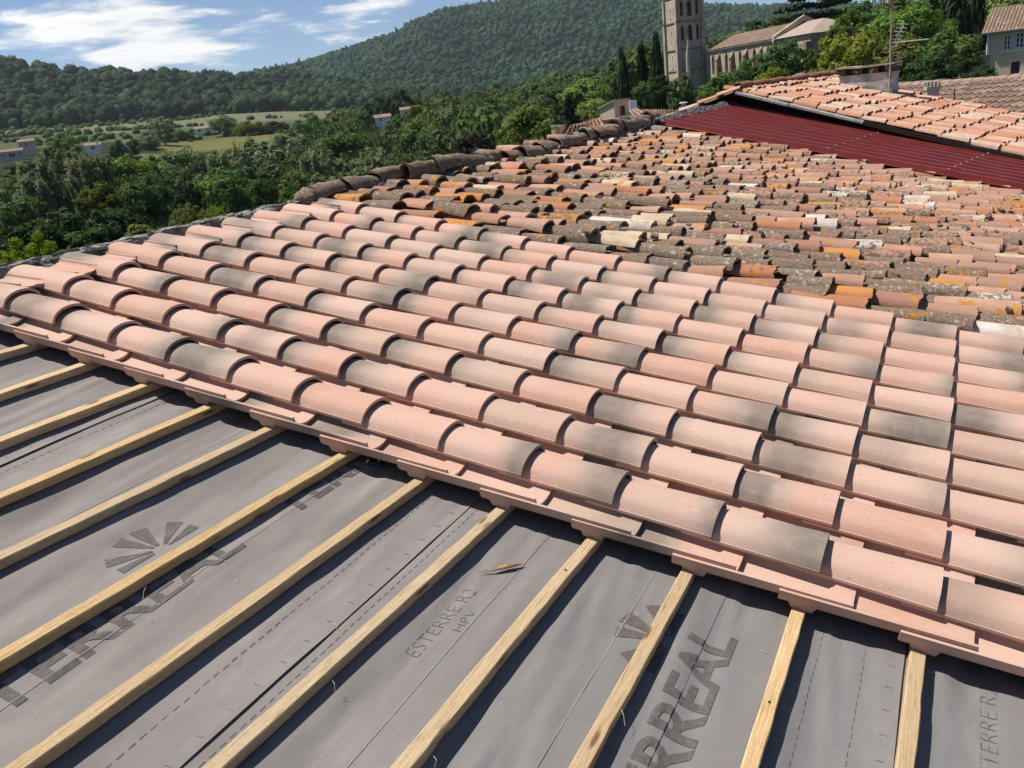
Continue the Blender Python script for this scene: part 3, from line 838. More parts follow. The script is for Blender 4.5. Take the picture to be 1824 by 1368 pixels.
GV = 'trees in the valley below the roof'
GC = 'trees around the church'
T = [
    # nearest greenery left of the roof edge
    (42, 408, 125, 15, 'spray', 'yellow', 'yellow-green leafy treetop nearest the left end of the mortar edge', GV),
    (150, 405, 90, 30, 'bush', 'dark', 'low dark olive shrub just above the mortar edge', GV),
    (238, 394, 60, 34, 'bush', 'warm', 'small green shrub beside the mortar edge right of the dark olive one', GV),
    (330, 357, 62, 62, 'spray', 'yellow', 'bright yellow-green shrub, wider of two above the mortar edge', GV),
    (380, 362, 38, 60, 'spray', 'yellow', 'bright yellow-green shrub, narrower of two above the mortar edge', GV),
    (300, 392, 90, 45, 'bush', 'mid', 'mid green bush under the bright yellow-green shrubs', GV),
    (75, 372, 130, 48, 'round', 'dark', 'dark bushy tree behind the yellow-green treetop', GV),
    (200, 368, 110, 60, 'round', 'dark', 'dark brownish green tree behind the low olive shrub', GV),
    (700, 281, 68, 26, 'spray', 'mid', 'light green treetop just behind the lichen ridge tiles', GV),
    # lower valley
    (18, 279, 60, 285, 'bush', 'mid', 'green bushes in front of the lower wing of the cream villa', GV),
    (62, 270, 46, 290, 'bush', 'grey', 'grey-green bushes right of the cream villa', GV),
    (178, 270, 50, 292, 'bush', 'mid', 'bushes along the foot of the white house', GV),
    (228, 268, 40, 300, 'bush', 'dark', 'dark bushes along the foot of the grey gabled house', GV),
    (165, 322, 76, 95, 'round', 'warm', 'bright green round tree left of two dark rounded ones', GV),
    (245, 308, 100, 105, 'round', 'dark', 'dark rounded tree beside the bright green one', GV),
    (318, 303, 72, 115, 'oval', 'dark', 'dark tree under the curved meadow', GV),
    (216, 272, 84, 150, 'round', 'mid', 'leafy mid green tree left of the curved meadow', GV),
    (60, 282, 130, 120, 'willow', 'grey', 'tall grey-green willow at the left edge of the valley', GV),
    (150, 266, 90, 140, 'willow', 'grey', 'tall sparse grey tree below the white house', GV),
    (15, 330, 90, 90, 'oval', 'mid', 'dark green tree cut by the left edge of the photo', GV),
    (98, 255, 70, 185, 'willow', 'grey', 'pale grey-green poplar in front of the cream villa', GV),
    (108, 237, 52, 290, 'round', 'mid', 'round tree between the cream villa and the white house', GV),
    (205, 248, 34, 300, 'oval', 'dark', 'small dark tree beside the grey gabled house', GV),
    (234, 245, 24, 305, 'oval', 'dark', 'narrow dark tree right of the grey gabled house', GV),
    (284, 206, 50, 430, 'oval', 'grey', 'tall grey-green tree standing in the pale field', GV),
    (255, 240, 48, 400, 'round', 'grey', 'soft grey shrub tree left of the tall one in the field', GV),
    (322, 232, 34, 470, 'round', 'dark', 'dark tree left of the farm building in the field', GV),
    (395, 205, 44, 480, 'round', 'mid', 'tree behind the farm building in the pale field', GV),
    (445, 212, 60, 470, 'round', 'warm', 'wide green tree right of the farm building', GV),
    (490, 215, 46, 470, 'round', 'purple', 'brownish tree between the farm and the big dark oak', GV),
    (548, 200, 66, 400, 'oval', 'dark', 'big dark oak standing beside the bare brown plot', GV),
    (595, 205, 52, 410, 'round', 'mid', 'green tree right of the big dark oak', GV),
    (470, 240, 125, 235, 'willow', 'grey', 'broad grey-green tree cluster below the yellow field', GV),
    (400, 262, 80, 215, 'willow', 'grey', 'grey-green tree left of the broad cluster', GV),
    (320, 258, 75, 255, 'round', 'mid', 'dark green tree on the upper edge of the curved meadow', GV),
    (365, 268, 60, 240, 'oval', 'dark', 'dark tree on the right edge of the curved meadow', GV),
    (395, 302, 110, 130, 'round', 'mid', 'deep green tree right of the curved meadow', GV),
    (462, 303, 62, 105, 'oval', 'mid', 'upright green tree in front of the broad cluster', GV),
    (520, 300, 62, 100, 'oval', 'mid', 'upright green tree just above the row of new tiles', GV),
    (560, 262, 70, 150, 'willow', 'grey', 'grey willow left of the dense green trees', GV),
    (610, 226, 110, 190, 'round', 'mid', 'large green tree in the middle of the valley', GV),
    (660, 262, 90, 150, 'willow', 'grey', 'thin grey tree with pale trunk behind the ridge tiles', GV),
    (672, 168, 60, 330, 'oval', 'conifer', 'tall dark tree left of the small white gable', GV),
    (708, 156, 56, 340, 'oval', 'conifer', 'tall dark tree right of the small white gable', GV),
    (745, 184, 44, 330, 'round', 'yellow', 'light yellow-green round tree beside the small white roofs', GV),
    (742, 215, 90, 180, 'round', 'mid', 'mid green tree left of the grey willow below the farmhouse', GV),
    (800, 187, 80, 200, 'willow', 'grey', 'tall grey-green willow in front of the white farmhouse', GV),
    (760, 258, 80, 110, 'round', 'dark', 'dark tree behind the ridge tiles left of the purple one', GV),
    (838, 234, 72, 85, 'round', 'purple', 'blackish purple tree behind the ridge tiles', GV),
    (862, 205, 60, 170, 'round', 'warm', 'green tree between the farmhouse and the big yellowish oak', GV),
    (938, 190, 104, 70, 'round', 'warm', 'big dark yellowish green oak left of the village roofs', GV),
    (900, 165, 70, 230, 'oval', 'mid', 'green tree right of the white farmhouse', GV),
    (985, 146, 80, 190, 'round', 'mid', 'broad green tree above the small pale chimneys', GV),
    (1040, 138, 90, 180, 'round', 'mid', 'broad green tree left of the cypresses', GV),
    (1010, 168, 70, 120, 'spruce', 'conifer', 'dark conifer behind the beige dormer', GV),
    (1055, 172, 52, 130, 'round', 'yellow', 'yellow-green round tree above the beige dormer', GV),
    # around the church
    (1107, 90, 34, 105, 'cypress', 'conifer', 'leftmost of the three dark cypresses left of the church tower', GC),
    (1141, 80, 32, 100, 'cypress', 'conifer', 'middle one of the three dark cypresses left of the church tower', GC),
    (1168, 66, 36, 98, 'cypress', 'conifer', 'tallest dark cypress right against the church tower', GC),
    (1146, 138, 46, 75, 'oval', 'dark', 'leftmost of three rounded dark trees below the tower', GC),
    (1178, 130, 50, 72, 'oval', 'dark', 'middle of three rounded dark trees below the tower', GC),
    (1216, 128, 58, 70, 'oval', 'dark', 'rightmost of three rounded dark trees below the tower', GC),
    (1285, 126, 80, 78, 'round', 'mid', 'wide green tree under the nave windows', GC),
    (1330, 94, 62, 88, 'oval', 'mid', 'green tree rising to the nave eave', GC),
    (1390, 72, 82, 85, 'round', 'dark', 'large dark round tree in front of the choir wall', GC),
    (1376, 117, 50, 66, 'round', 'yellow', 'yellow-green bush at the foot of the large dark round tree', GC),
    (1446, 84, 40, 92, 'oval', 'warm', 'slender green tree covering the corner of the choir', GC),
    (1456, 118, 54, 70, 'round', 'yellow', 'yellow-green bush below the choir end window', GC),
    (1450, -42, 165, 175, 'cedar', 'conifer', 'great dark cedar with flat layers behind the choir', GC),
    (1522, 48, 112, 75, 'round', 'warm', 'yellowish green tree left of the aerial mast', GC),
    (1512, 6, 70, 120, 'oval', 'mid', 'light green tree top between cedar and aerial mast', GC),
    (1578, 20, 80, 100, 'round', 'mid', 'green tree behind the aerial mast', GC),
    (1632, 2, 110, 88, 'round', 'mid', 'large green tree right of the aerial mast', GC),
    (1600, 62, 90, 62, 'round', 'warm', 'green tree just above the long chimney', GC),
    (1700, -40, 90, 95, 'cypress', 'conifer', 'dark broad conifer left of the beige house', GC),
    (1745, -50, 40, 100, 'cypress', 'conifer', 'narrow dark cypress behind the beige house roof', GC),
    (1768, -45, 34, 105, 'cypress', 'conifer', 'narrow dark cypress nearest the yellow tree', GC),
    (1672, -30, 60, 105, 'cypress', 'conifer', 'dark conifer spire above the large green tree', GC),
    (1690, 52, 100, 60, 'round', 'mid', 'dark leafy tree left of the beige house wall', GC),
    (1655, 92, 80, 52, 'round', 'dark', 'dark bush behind the rough garden wall', GC),
    (1745, 112, 90, 50, 'bush', 'dark', 'dark clipped bush under the beige house windows', GC),
    (1812, -40, 90, 100, 'round', 'yellow', 'yellow-green tree at the top right corner', GC),
]
for i, (x, yt, w, D, kd, lf, lab, g) in enumerate(T):
    tree(x, yt, w, D, kd, lf, lab, group=g, var=i % 3, nleaf=9000 if D < 40 else 4200, cat='shrub' if kd == 'bush' else 'tree')

# woodland fill: a mass nobody could count
def clear_view(A, D):
    k = np.ones(len(A), bool)
    k &= ~((D < 190) & (A > -24))
    k &= ~((D < 130) & (A > -33))
    k &= ~((D > 270) & (D < 395) & (A > -51.5) & (A < -44.5))
    k &= ~((D > 380) & (D < 480) & (A > -49.5) & (A < -38.5))
    k &= ~((D > 300) & (A < -38))
    k &= ~((D > 530) & (A < -34))
    k &= ~((D > 235) & (D < 350) & (A < -50))
    return k


P = scatter(1300, -62, -16, 70, 560, lambda A, D, X, Y: clear_view(A, D) & (rng.random(len(A)) < 0.25 + D / 500))
D_ = np.hypot(P[:, 0] - CAM[0], P[:, 1] - CAM[1])
rad = 2.2 + 2.6 * rng.random(len(P))
hg = rad * (0.8 + 0.6 * rng.random(len(P)))
P[:, 2] += hg * 0.7
leafy_mass('woodland', P, rad * 1.25, hg * 1.2, 640, M['under'], 'mixed woodland filling the valley between the larger trees')
P = scatter(330, -20, 10, 165, 520)
rad = 3 + 3 * rng.random(len(P)); P[:, 2] += rad * 0.7
leafy_mass('woodland', P, rad * 1.2, rad * 1.2, 500, M['under'], 'mixed woodland on the slope behind the church', 0.085)
# hedge lines and scrub along the fields
hp = []
for a0, d0, a1, d1, n in [(-56, 600, -36, 760, 70), (-55, 690, -47, 640, 26), (-56, 880, -36, 900, 90), (-49, 520, -43, 505, 30), (-47.5, 470, -42, 500, 26), (-52, 560, -47, 590, 18), (-58, 600, -52.5, 800, 110), (-56, 820, -45, 870, 70), (-55, 520, -50, 500, 40)]:
    t = rng.random(n)
    A = np.radians(a0 + (a1 - a0) * t + rng.normal(size=n) * 0.25); Dd = d0 + (d1 - d0) * t + rng.normal(size=n) * 9
    hp.append(np.stack([CAM[0] + Dd * np.sin(A), CAM[1] + Dd * np.cos(A)], 1))
hp = np.concatenate(hp); P = np.column_stack([hp, ground_z(hp[:, 0], hp[:, 1])])
rad = 1.0 + 2.2 * rng.random(len(P)) ** 2; P[:, 2] += rad * 0.4
canopy('scrub', P, rad, rad * 0.8, 60, M['under'], 'scrub and hedges along the pale fields', 0.16, True)

# ------------------------------------------------------------------ tiles
def barrel(L, w0, w1, h0, h1, th=0.012, seg=12, nl=1, inv=False, exp=2.2, lip=0.0, jag=0.0, sag=0.0, seed=0):
    """half-barrel tile along x from -L (head) to 0 (tail); half widths w0 (head) w1 (tail), rises h0,h1. inv: channel (opens upwards)"""
    rd = random.Random(seed)
    V, F = [], []

    def ring(t, grow):
        x = -L * (1 - t); w = w0 + (w1 - w0) * t - grow; h = h0 + (h1 - h0) * t - grow
        out = []
        for i in range(seg + 1):
            a = math.pi * i / seg
            c, s_ = math.cos(a), math.sin(a)
            y = -w * math.copysign(abs(c) ** (2 / exp), c); z = h * abs(s_) ** (2 / exp)
            if lip and grow == 0:
                if i in (0, seg):
                    y += math.copysign(lip, y)
                elif i in (1, seg - 1):
                    y, z = math.copysign(w + lip, y), lip * 3.2
                elif i in (2, seg - 2):
                    y, z = math.copysign(w * 0.997, y), lip * 3.6
            dx = 0.0
            if jag and (t == 1 or t == 0):
                dx = jag * (rd.random() - 0.5)
            z += sag * math.sin(math.pi * t)
            if inv:
                z = -z
            out.append((x + dx, y, z))
        return out
    ts = [i / nl for i in range(nl + 1)]
    for t in ts: V += ring(t, 0)
    for t in ts: V += ring(t, th)
    n = seg + 1; o = len(ts) * n
    for k in range(nl):
        for i in range(seg):
            a, b, c, d = k * n + i, k * n + i + 1, (k + 1) * n + i + 1, (k + 1) * n + i
            F.append((a, d, c, b)); F.append((o + a, o + b, o + c, o + d))
        for i in (0, seg):
            a, d = k * n + i, (k + 1) * n + i
            F.append((a, o + a, o + d, d) if i == 0 else (a, d, o + d, o + a))
    for k in (0, nl):
        for i in range(seg):
            a, b = k * n + i, k * n + i + 1
            F.append((a, b, o + b, o + a) if k == 0 else (a, o + a, o + b, b))
    if inv:
        F = [tuple(reversed(f)) for f in F]
    b = MB(); b.add(V, F)
    return b


def smooth_edges(me, ang=38):
    me.polygons.foreach_set('use_smooth', np.ones(len(me.polygons), dtype=bool))
    bm = bmesh.new(); bm.from_mesh(me)
    for e in bm.edges:
        if len(e.link_faces) == 2 and e.calc_face_angle(0) > R_(ang):
            e.smooth = False
    bm.to_mesh(me); bm.free()
    return me


SLOPE = R_(12.5)
PA, PE = 0.31668, 0.35            # column pitch, exposed length
roof = empty('tiled_house', (0, 0, 0), (0, SLOPE, 0), 'house with its roof half re-laid in new pink clay tiles, bare battens in front', 'house')
# roof space: x down the slope, y along the ridge, z out of the roof

CW = 0.106
covers = []
for k in range(3):
    mb = barrel(0.452, 0.087 + 0.002 * k, CW, 0.060, 0.073 - 0.0015 * k, 0.013, 18, 2, exp=2.15, lip=0.003)
    me = mb.mesh('cover_tile', M['new'])
    bm = bmesh.new(); bm.from_mesh(me)
    bmesh.ops.recalc_face_normals(bm, faces=bm.faces)
    bm.to_mesh(me); bm.free()
    covers.append(smooth_edges(me))
chan = []
for k in range(2):
    mb = barrel(0.555, 0.101, 0.086, 0.068, 0.060, 0.012, 14, 1, inv=True, exp=2.2)
    # hanging nib under the head, hooked over the batten
    for sy in (-1, 1):
        ya, yb = sorted((sy * 0.056, sy * 0.088)); yc, yd = sorted((sy * 0.058, sy * 0.082))
        mb.add([(-0.530, ya, -0.028), (-0.435, ya, -0.028), (-0.435, yb, -0.028), (-0.530, yb, -0.028),
                (-0.512, yc, -0.060), (-0.450, yc, -0.060), (-0.450, yd, -0.060), (-0.512, yd, -0.060)],
               [(4, 5, 6, 7), (0, 1, 5, 4), (1, 2, 6, 5), (2, 3, 7, 6), (3, 0, 4, 7)])
    me = mb.mesh('channel_tile', M['new'])
    bm = bmesh.new(); bm.from_mesh(me)
    bmesh.ops.recalc_face_normals(bm, faces=bm.faces)
    bm.to_mesh(me); bm.free()
    chan.append(smooth_edges(me))

NJ = 17
tilt = math.atan(0.017 / PE)
rt = random.Random(3)
for c in range(10):
    for j in range(NJ):
        inst('cover_tile', covers[rt.randrange(3)], roof,
             (j * PE + rt.uniform(-.005, .005), c * PA + CW + rt.uniform(-.004, .004), 0.001 + rt.uniform(-.002, .003)),
             (rt.uniform(-.012, .012), -tilt + rt.uniform(-.004, .004), rt.uniform(-.010, .010)))
for c in range(11):
    for j in range(NJ):
        inst('channel_tile', chan[rt.randrange(2)], roof,
             (j * PE + 0.115 + rt.uniform(-.005, .005), c * PA + 0.1175 - PA / 2 + rt.uniform(-.003, .003), 0.012 + rt.uniform(-.002, .002)),
             (rt.uniform(-.01, .01), -0.036 + rt.uniform(-.003, .003), rt.uniform(-.008, .008)))
# short cut channel pieces closing the top course under the mortar
cutm = []
for k in range(3):
    mb = barrel(0.26, 0.088, 0.082, 0.036, 0.034, 0.013, 10, 1, inv=True, exp=3.0, jag=0.03, seed=k)
    cutm.append(smooth_edges(mb.mesh('cut_tile', M['new'])))
for c in range(11):
    inst('cut_tile', cutm[c % 3], roof, (-0.17 + rt.uniform(-.05, .04), c * PA + CW - PA / 2 + rt.uniform(-.012, .012), 0.036 + rt.uniform(-.006, .012)),
         (rt.uniform(-.1, .1), -0.07 + rt.uniform(-.03, .03), rt.uniform(-.12, .12)))

# battens
BW, BH, B0, BP = 0.041, 0.033, 0.328, 0.3455
BATT = [(-0.04, .05), (.305, .05), (.674, .033), (1.047, .038), (1.403, .049), (1.729, .068), (2.094, .046), (2.435, .041), (2.773, .031), (3.121, .025), (3.454, .007), (3.806, .003), (4.149, .011)] + [(4.495 + .3455 * q, 0.0) for q in range(4)]
btop = -0.062
for i, (v0, skew) in enumerate(BATT):
    rd = random.Random(50 + i)
    b = MB(); N = 220
    ys = np.linspace(-5.2, 3.1, N)
    wv = 0.0014 * vnoise(ys * 2.1, ys * 0 + i, 5) + 0.0012 * vnoise(ys * 13, ys * 0 + i, 6)
    w2 = 0.0016 * vnoise(ys * 1.7, ys * 0 + i, 8) + 0.0018 * vnoise(ys * 15, ys * 0 + i, 9)
    zt = 0.003 * vnoise(ys * 1.2, ys * 0 + i, 7)
    bow = 0.002 * np.sin(ys * rd.uniform(0.4, 0.9) + rd.random() * 6) + skew * (np.clip(ys, -2.2, 9) + 0.15)
    V = []
    for k in range(N):
        x0, x1 = v0 + bow[k] + wv[k], v0 + BW + bow[k] + w2[k]
        z1 = btop + zt[k] * 0.6
        c = 0.003
        V += [(x0, ys[k], btop - BH), (x0, ys[k], z1 - c), (x0 + c, ys[k], z1), (x1 - c, ys[k], z1), (x1, ys[k], z1 - c), (x1, ys[k], btop - BH)]
    F = []
    for k in range(N - 1):
        for q in range(6):
            q2 = (q + 1) % 6
            F.append((k * 6 + q, (k + 1) * 6 + q, (k + 1) * 6 + q2, k * 6 + q2))
    F.append(tuple(range(6))); F.append(tuple((N - 1) * 6 + q for q in reversed(range(6))))
    b.add(V, F)
    bt = b.build('batten', M['wood'], roof)
    for q in range(1 if i % 2 else 0):
        yn = rd.uniform(-2.0, -0.25); xn = v0 + BW * rd.uniform(.3, .7)
        nb_ = MB(); nb_.tube([(xn, yn, btop - .004), (xn, yn, btop + .0035)], .0032, 7); nb_.build('nail', M['fascia'], bt)

# membrane strips: 1.5 m wide rolls lapped along lines parallel to the battens
def mz(x, y):
    ph = (np.asarray(x) - B0 - 0.035 * (np.clip(np.asarray(y), -2, 1) + .15) * (np.asarray(x) < 3.3)) / BP
    sag = -0.012 * np.sin(np.pi * ph) ** 2
    xs_ = np.asarray(x) + 0.09 * np.asarray(y)
    wr = 0.012 * fbm(xs_ * 8.5, np.asarray(y) * 1.1, 21, 3) + 0.005 * fbm(xs_ * 27, np.asarray(y) * 2.2, 22, 2) + 0.004 * np.maximum(0, fbm(xs_ * 15 + 7, np.asarray(y) * 1.6, 23, 2)) ** 2 * 4 + 0.0035 * np.maximum(0, 1 - 7 * np.abs(fbm(xs_ * 5.5 + 3, np.asarray(y) * 0.9, 25, 2)))
    return -0.101 + sag + wr * (0.35 + 0.65 * np.sin(np.pi * ph) ** 2)


laps = [-0.75, 1.143, 2.668, 3.605, 4.141, 6.2]
strips = []
for k in range(5):
    x0, x1 = laps[k] - (0.09 if k else 0), laps[k + 1]
    nx, ny = max(int((x1 - x0) / 0.016), 4), 190
    xs = np.linspace(x0, x1, nx); ys = np.linspace(-5.0, 0.9, ny)
    XX, YY = np.meshgrid(xs, ys)
    end = np.clip(1 - (x1 - XX) / 0.10, 0, 1) * (k < 4)
    lift = (0.0035 if k != 2 else 0.0012) * end                                   # free lower edge lies over the next strip
    gap = (k < 4 and k != 2) * 0.003 * np.clip(1 - (x1 - XX) / 0.03, 0, 1) * np.clip(0.25 + fbm(YY * 2.3, YY * 0 + k, 41, 2) * 2.0, 0, 1)
    under = -0.004 * np.clip(1 - (XX - x0) / 0.11, 0, 1) * (k > 0)
    wav = 0.004 * fbm(YY * 1.7, YY * 0 + k, 31, 2) * end
    ZZ = mz(XX, YY) + lift + gap + under
    V = np.stack([XX + wav, YY, ZZ], -1).reshape(-1, 3)
    i0 = (np.arange(ny - 1)[:, None] * nx + np.arange(nx - 1)[None]).ravel()
    F = np.stack([i0, i0 + 1, i0 + nx + 1, i0 + nx], 1)
    strips.append(link(bpy.data.objects.new('membrane_strip', fast_mesh('membrane_strip', V, F, M['membrane'], True)), roof))


def on_membrane(x):
    for k in range(4, -1, -1):
        if x >= laps[k]:
            return strips[k]


def drape(V, up=0.0):
    V = np.asarray(V, float)
    x = V[:, 0]
    x1 = np.select([x < q for q in laps[1:5]], laps[1:5], 99.0)
    V[:, 2] = mz(x, V[:, 1]) + up + np.where(np.abs(x1 - 3.605) < .01, 0.0012, 0.0035) * np.clip(1 - (x1 - x) / 0.10, 0, 1) + 0.0016
    return V


def lettering(txt, u0, v0, size, mat, bold=0.0, clip=None, parent=None, length=None, name='lettering'):
    cu = bpy.data.curves.new('txt', 'FONT')
    cu.body = txt; cu.size = size; cu.offset = bold; cu.resolution_u = 3
    ob = bpy.data.objects.new('txt', cu)
    me = bpy.data.meshes.new_from_object(ob)
    bpy.data.objects.remove(ob); bpy.data.curves.remove(cu)
    bm = bmesh.new(); bm.from_mesh(me)
    xs = [v.co.x for v in bm.verts]
    s = (length / (max(xs) - min(xs))) if length else 1.0
    xm = min(xs)
    for v in bm.verts:
        x, y = v.co.x - xm, v.co.y
        v.co = (v0 - y, u0 + x * s, 0)
    for g in np.arange(-2.2, 0.6, 0.02):
        if min(v.co.y for v in bm.verts) < g < max(v.co.y for v in bm.verts):
            bmesh.ops.bisect_plane(bm, geom=bm.verts[:] + bm.edges[:] + bm.faces[:], plane_co=(0, g, 0), plane_no=(0, 1, 0))
    for g in np.arange(v0 - size, v0 + size, 0.02):
        bmesh.ops.bisect_plane(bm, geom=bm.verts[:] + bm.edges[:] + bm.faces[:], plane_co=(g, 0, 0), plane_no=(1, 0, 0))
    if clip:
        a, b = clip
        if a is not None:
            bmesh.ops.bisect_plane(bm, geom=bm.verts[:] + bm.edges[:] + bm.faces[:], plane_co=(a, 0, 0), plane_no=(-1, 0, 0), clear_outer=True)
        if b is not None:
            bmesh.ops.bisect_plane(bm, geom=bm.verts[:] + bm.edges[:] + bm.faces[:], plane_co=(b, 0, 0), plane_no=(1, 0, 0), clear_outer=True)
    co = drape([tuple(v.co) for v in bm.verts])
    for v, c in zip(bm.verts, co):
        v.co = c
    bm.verts.ensure_lookup_table()
    left = set(bm.verts)
    while left:                                  # one part for each letter
        st = [left.pop()]; comp = set(st)
        while st:
            for e in st.pop().link_edges:
                for w in e.verts:
                    if w not in comp:
                        comp.add(w); st.append(w)
        left -= comp
        idx = {v: i for i, v in enumerate(comp)}
        fs = [tuple(idx[w] for w in f_.verts) for f_ in bm.faces if f_.verts[0] in comp]
        if fs:
            mb = MB(); mb.add([tuple(v.co) for v in idx], fs)
            mb.build('letter', mat, parent or on_membrane(v0))
    bm.free(); bpy.data.meshes.remove(me)


def fan(u0, v0, r0, r1, angs, parent, name='fan_emblem'):
    """fan of wedges: angles in degrees, 0 pointing up the slope"""
    V, F = [], []
    for a, hw, rr in angs:
        n = 12; base = len(V)
        for q in range(n + 1):
            t = q / n
            rad_ = r0 + (rr * r1 - r0) * t
            for s in (-1, 1):
                w = R_(a + s * hw)
                V.append((v0 - rad_ * math.cos(w), u0 + rad_ * math.sin(w), 0))
        for q in range(n):
            b = base + q * 2
            F.append((b, b + 2, b + 3, b + 1))
    V = drape(V)
    b = MB(); b.add(V, F)
    return b.build(name, M['print'], parent)


FAN = [(-84, 7, 0.9), (-57, 9, 1.0), (-13, 9, 0.98), (16, 10.5, 1.0), (56, 9, 1.03), (84, 7, 0.9)]
lettering('TERREAL', -1.60, 2.186, 0.165, M['print'], 0.004, None, strips[1], 0.855)
lettering('TERREAL', -0.53, 2.190, 0.165, M['print'], 0.004, None, strips[1], 0.855)
fan(-0.903, 1.989, 0.03, 0.168, FAN, strips[1])
lettering('TERREAL', -1.16, 3.672, 0.165, M['print'], 0.004, (None, 3.602), strips[2], 0.855)
lettering('TERREAL', -1.172, 3.685, 0.165, M['print'], 0.004, (3.606, None), strips[3], 0.855)
fan(-0.45, 3.515, 0.03, 0.165, FAN, strips[2])
lettering('ESTERRE R2', -0.885, 2.925, 0.066, M['print_grey'], -0.002, None, strips[2], 0.345)
lettering('HPV', -0.735, 2.975, 0.045, M['print_grey'], -0.001, None, strips[2], 0.105)
lettering('ESTERRE R2', -0.52, 4.39, 0.066, M['print_grey'], -0.002, None, strips[4], 0.40)
lettering('ESTERRE R2', -1.26, 1.42, 0.066, M['print_grey'], -0.002, None, strips[1], 0.345)


def dashes(v0, u0, u1, step, ln, wdt, mat, parent, name='dashed_line', across=False):
    V, F = [], []
    y = u0
    rd = random.Random(int(v0 * 1000))
    while y < u1:
        jx = rd.uniform(-.0012, .0012) if mat is not M['line'] else 0.0008 * float(vnoise(y * 5, v0, 2))
        if across:
            q = [(v0 - ln / 2 + jx, y), (v0 + ln / 2 + jx, y), (v0 + ln / 2 + jx, y + wdt), (v0 - ln / 2 + jx, y + wdt)]
        else:
            q = [(v0 - wdt / 2 + jx, y), (v0 + wdt / 2 + jx, y), (v0 + wdt / 2 + jx, y + ln), (v0 - wdt / 2 + jx, y + ln)]
        b = len(V); V += [(x_, y_, 0) for x_, y_ in q]; F.append((b, b + 1, b + 2, b + 3))
        y += step
    V = drape(V, 0.0002)
    mb = MB(); mb.add(V, F)
    o = mb.build(name, mat, parent)
    o['kind'] = 'stuff'
    return o


for v0 in (2.515, 2.70, 3.91, 4.035, 1.18):
    dashes(v0, -3.0, 0.1, 0.034, 0.022, 0.0026, M['dash'], on_membrane(v0))
for v0 in (2.635, 4.11, 1.10):
    dashes(v0, -3.0, 0.1, 0.10, 0.022, 0.0028, M['dash'], on_membrane(v0), 'tick_mark', True)
for v0 in (2.985, 3.37, 2.17, 1.62, 4.50):
    dashes(v0, -3.0, 0.1, 0.021, 0.0215, 0.0026, M['line'], on_membrane(v0), 'crease_line')

# ------------------------------------------------------------------ mortar along the ridge of the new half
b = MB()
NU, NV = 190, 12
us = np.linspace(-1.4, 3.16, NU)
prof = [(-0.60, -0.14), (-0.575, -0.08), (-0.555, -0.03), (-0.535, 0.005), (-0.52, 0.024), (-0.505, 0.030), (-0.485, 0.026), (-0.465, 0.012), (-0.445, -0.006), (-0.425, -0.028), (-0.40, -0.05), (-0.37, -0.08)]
V = []
for i, u in enumerate(us):
    for k, (x, z) in enumerate(prof):
        nx = 0.022 * fbm(u * 3.1, k * 0.37, 51, 3) + 0.016 * float(vnoise(u * 17, k * 1.3, 52))
        nz = 0.014 * fbm(u * 4.0, k * 0.5, 53, 3) + 0.010 * float(vnoise(u * 21, k * 1.1, 54))
        ang = 0.0
        V.append((x + nx - 0.02 + 0.02 * math.cos((u - CW) / PA * 2 * math.pi), u, z + nz))
F = [(i * NV + k, i * NV + k + 1, (i + 1) * NV + k + 1, (i + 1) * NV + k) for i in range(NU - 1) for k in range(NV - 1)]
b.add(V, F)
b.build('mortar', M['mortar'], roof)
b = MB()
rd = random.Random(9)
for i in range(90):
    u = rd.uniform(-1.2, 3.1); x = rd.uniform(-0.58, -0.47)
    n = 6; a0 = rd.random() * 6; L = rd.uniform(0.03, 0.085); W = rd.uniform(0.015, 0.04)
    yaw = rd.uniform(-0.5, 0.5); z = 0.032 + rd.uniform(-0.012, 0.012) - abs(x + 0.52) * 0.5
    P0 = []
    for q in range(n):
        w = 2 * math.pi * q / n + rd.uniform(-.25, .25)
        lx, ly = W * math.cos(w), L * math.sin(w)
        P0.append((x + lx * math.cos(yaw) - ly * math.sin(yaw), u + lx * math.sin(yaw) + ly * math.cos(yaw), z + lx * rd.uniform(.1, .5)))
    th = rd.uniform(.008, .018)
    lo = [(p[0], p[1], p[2] - th) for p in P0]
    F = [tuple(range(n)), tuple(n + q for q in reversed(range(n)))] + [(q, n + q, n + (q + 1) % n, (q + 1) % n) for q in range(n)]
    b.add(P0 + lo, F)
o = b.build('stone_chip', M['mortar'], roof); o['kind'] = 'stuff'

# ------------------------------------------------------------------ old tiles
def und(x, y):
    return 0.030 * fbm(np.asarray(x) * 0.8, np.asarray(y) * 0.7, 61, 2) + 0.012 * fbm(np.asarray(x) * 2.3, np.asarray(y) * 2.5, 62, 2)


oldm = []
for k in range(8):
    rd = random.Random(200 + k)
    mb = barrel(0.50, rd.uniform(.070, .078), rd.uniform(.098, .110), rd.uniform(.050, .060), rd.uniform(.068, .086), 0.015, 10, 3, exp=rd.uniform(1.8, 2.3), jag=0.018, sag=rd.uniform(-.006, .006), seed=k)
    mb.v = [(x, y + 0.012 * math.sin(x * 6 + k) * (k % 2), z + 0.006 * float(vnoise(x * 9, y * 14 + k, 71))) for x, y, z in mb.v]
    me = mb.mesh('old_tile', M['old'])
    bm = bmesh.new(); bm.from_mesh(me); bmesh.ops.recalc_face_normals(bm, faces=bm.faces); bm.to_mesh(me); bm.free()
    oldm.append(smooth_edges(me))
oldc = []
for k in range(3):
    mb = barrel(0.46, .098, .080, .06, .052, 0.014, 8, 1, inv=True, exp=2.2, jag=0.015, seed=k)
    oldc.append((np.array(mb.v), mb.f))


def u_red(x):
    return 10.73 - 0.257 * x


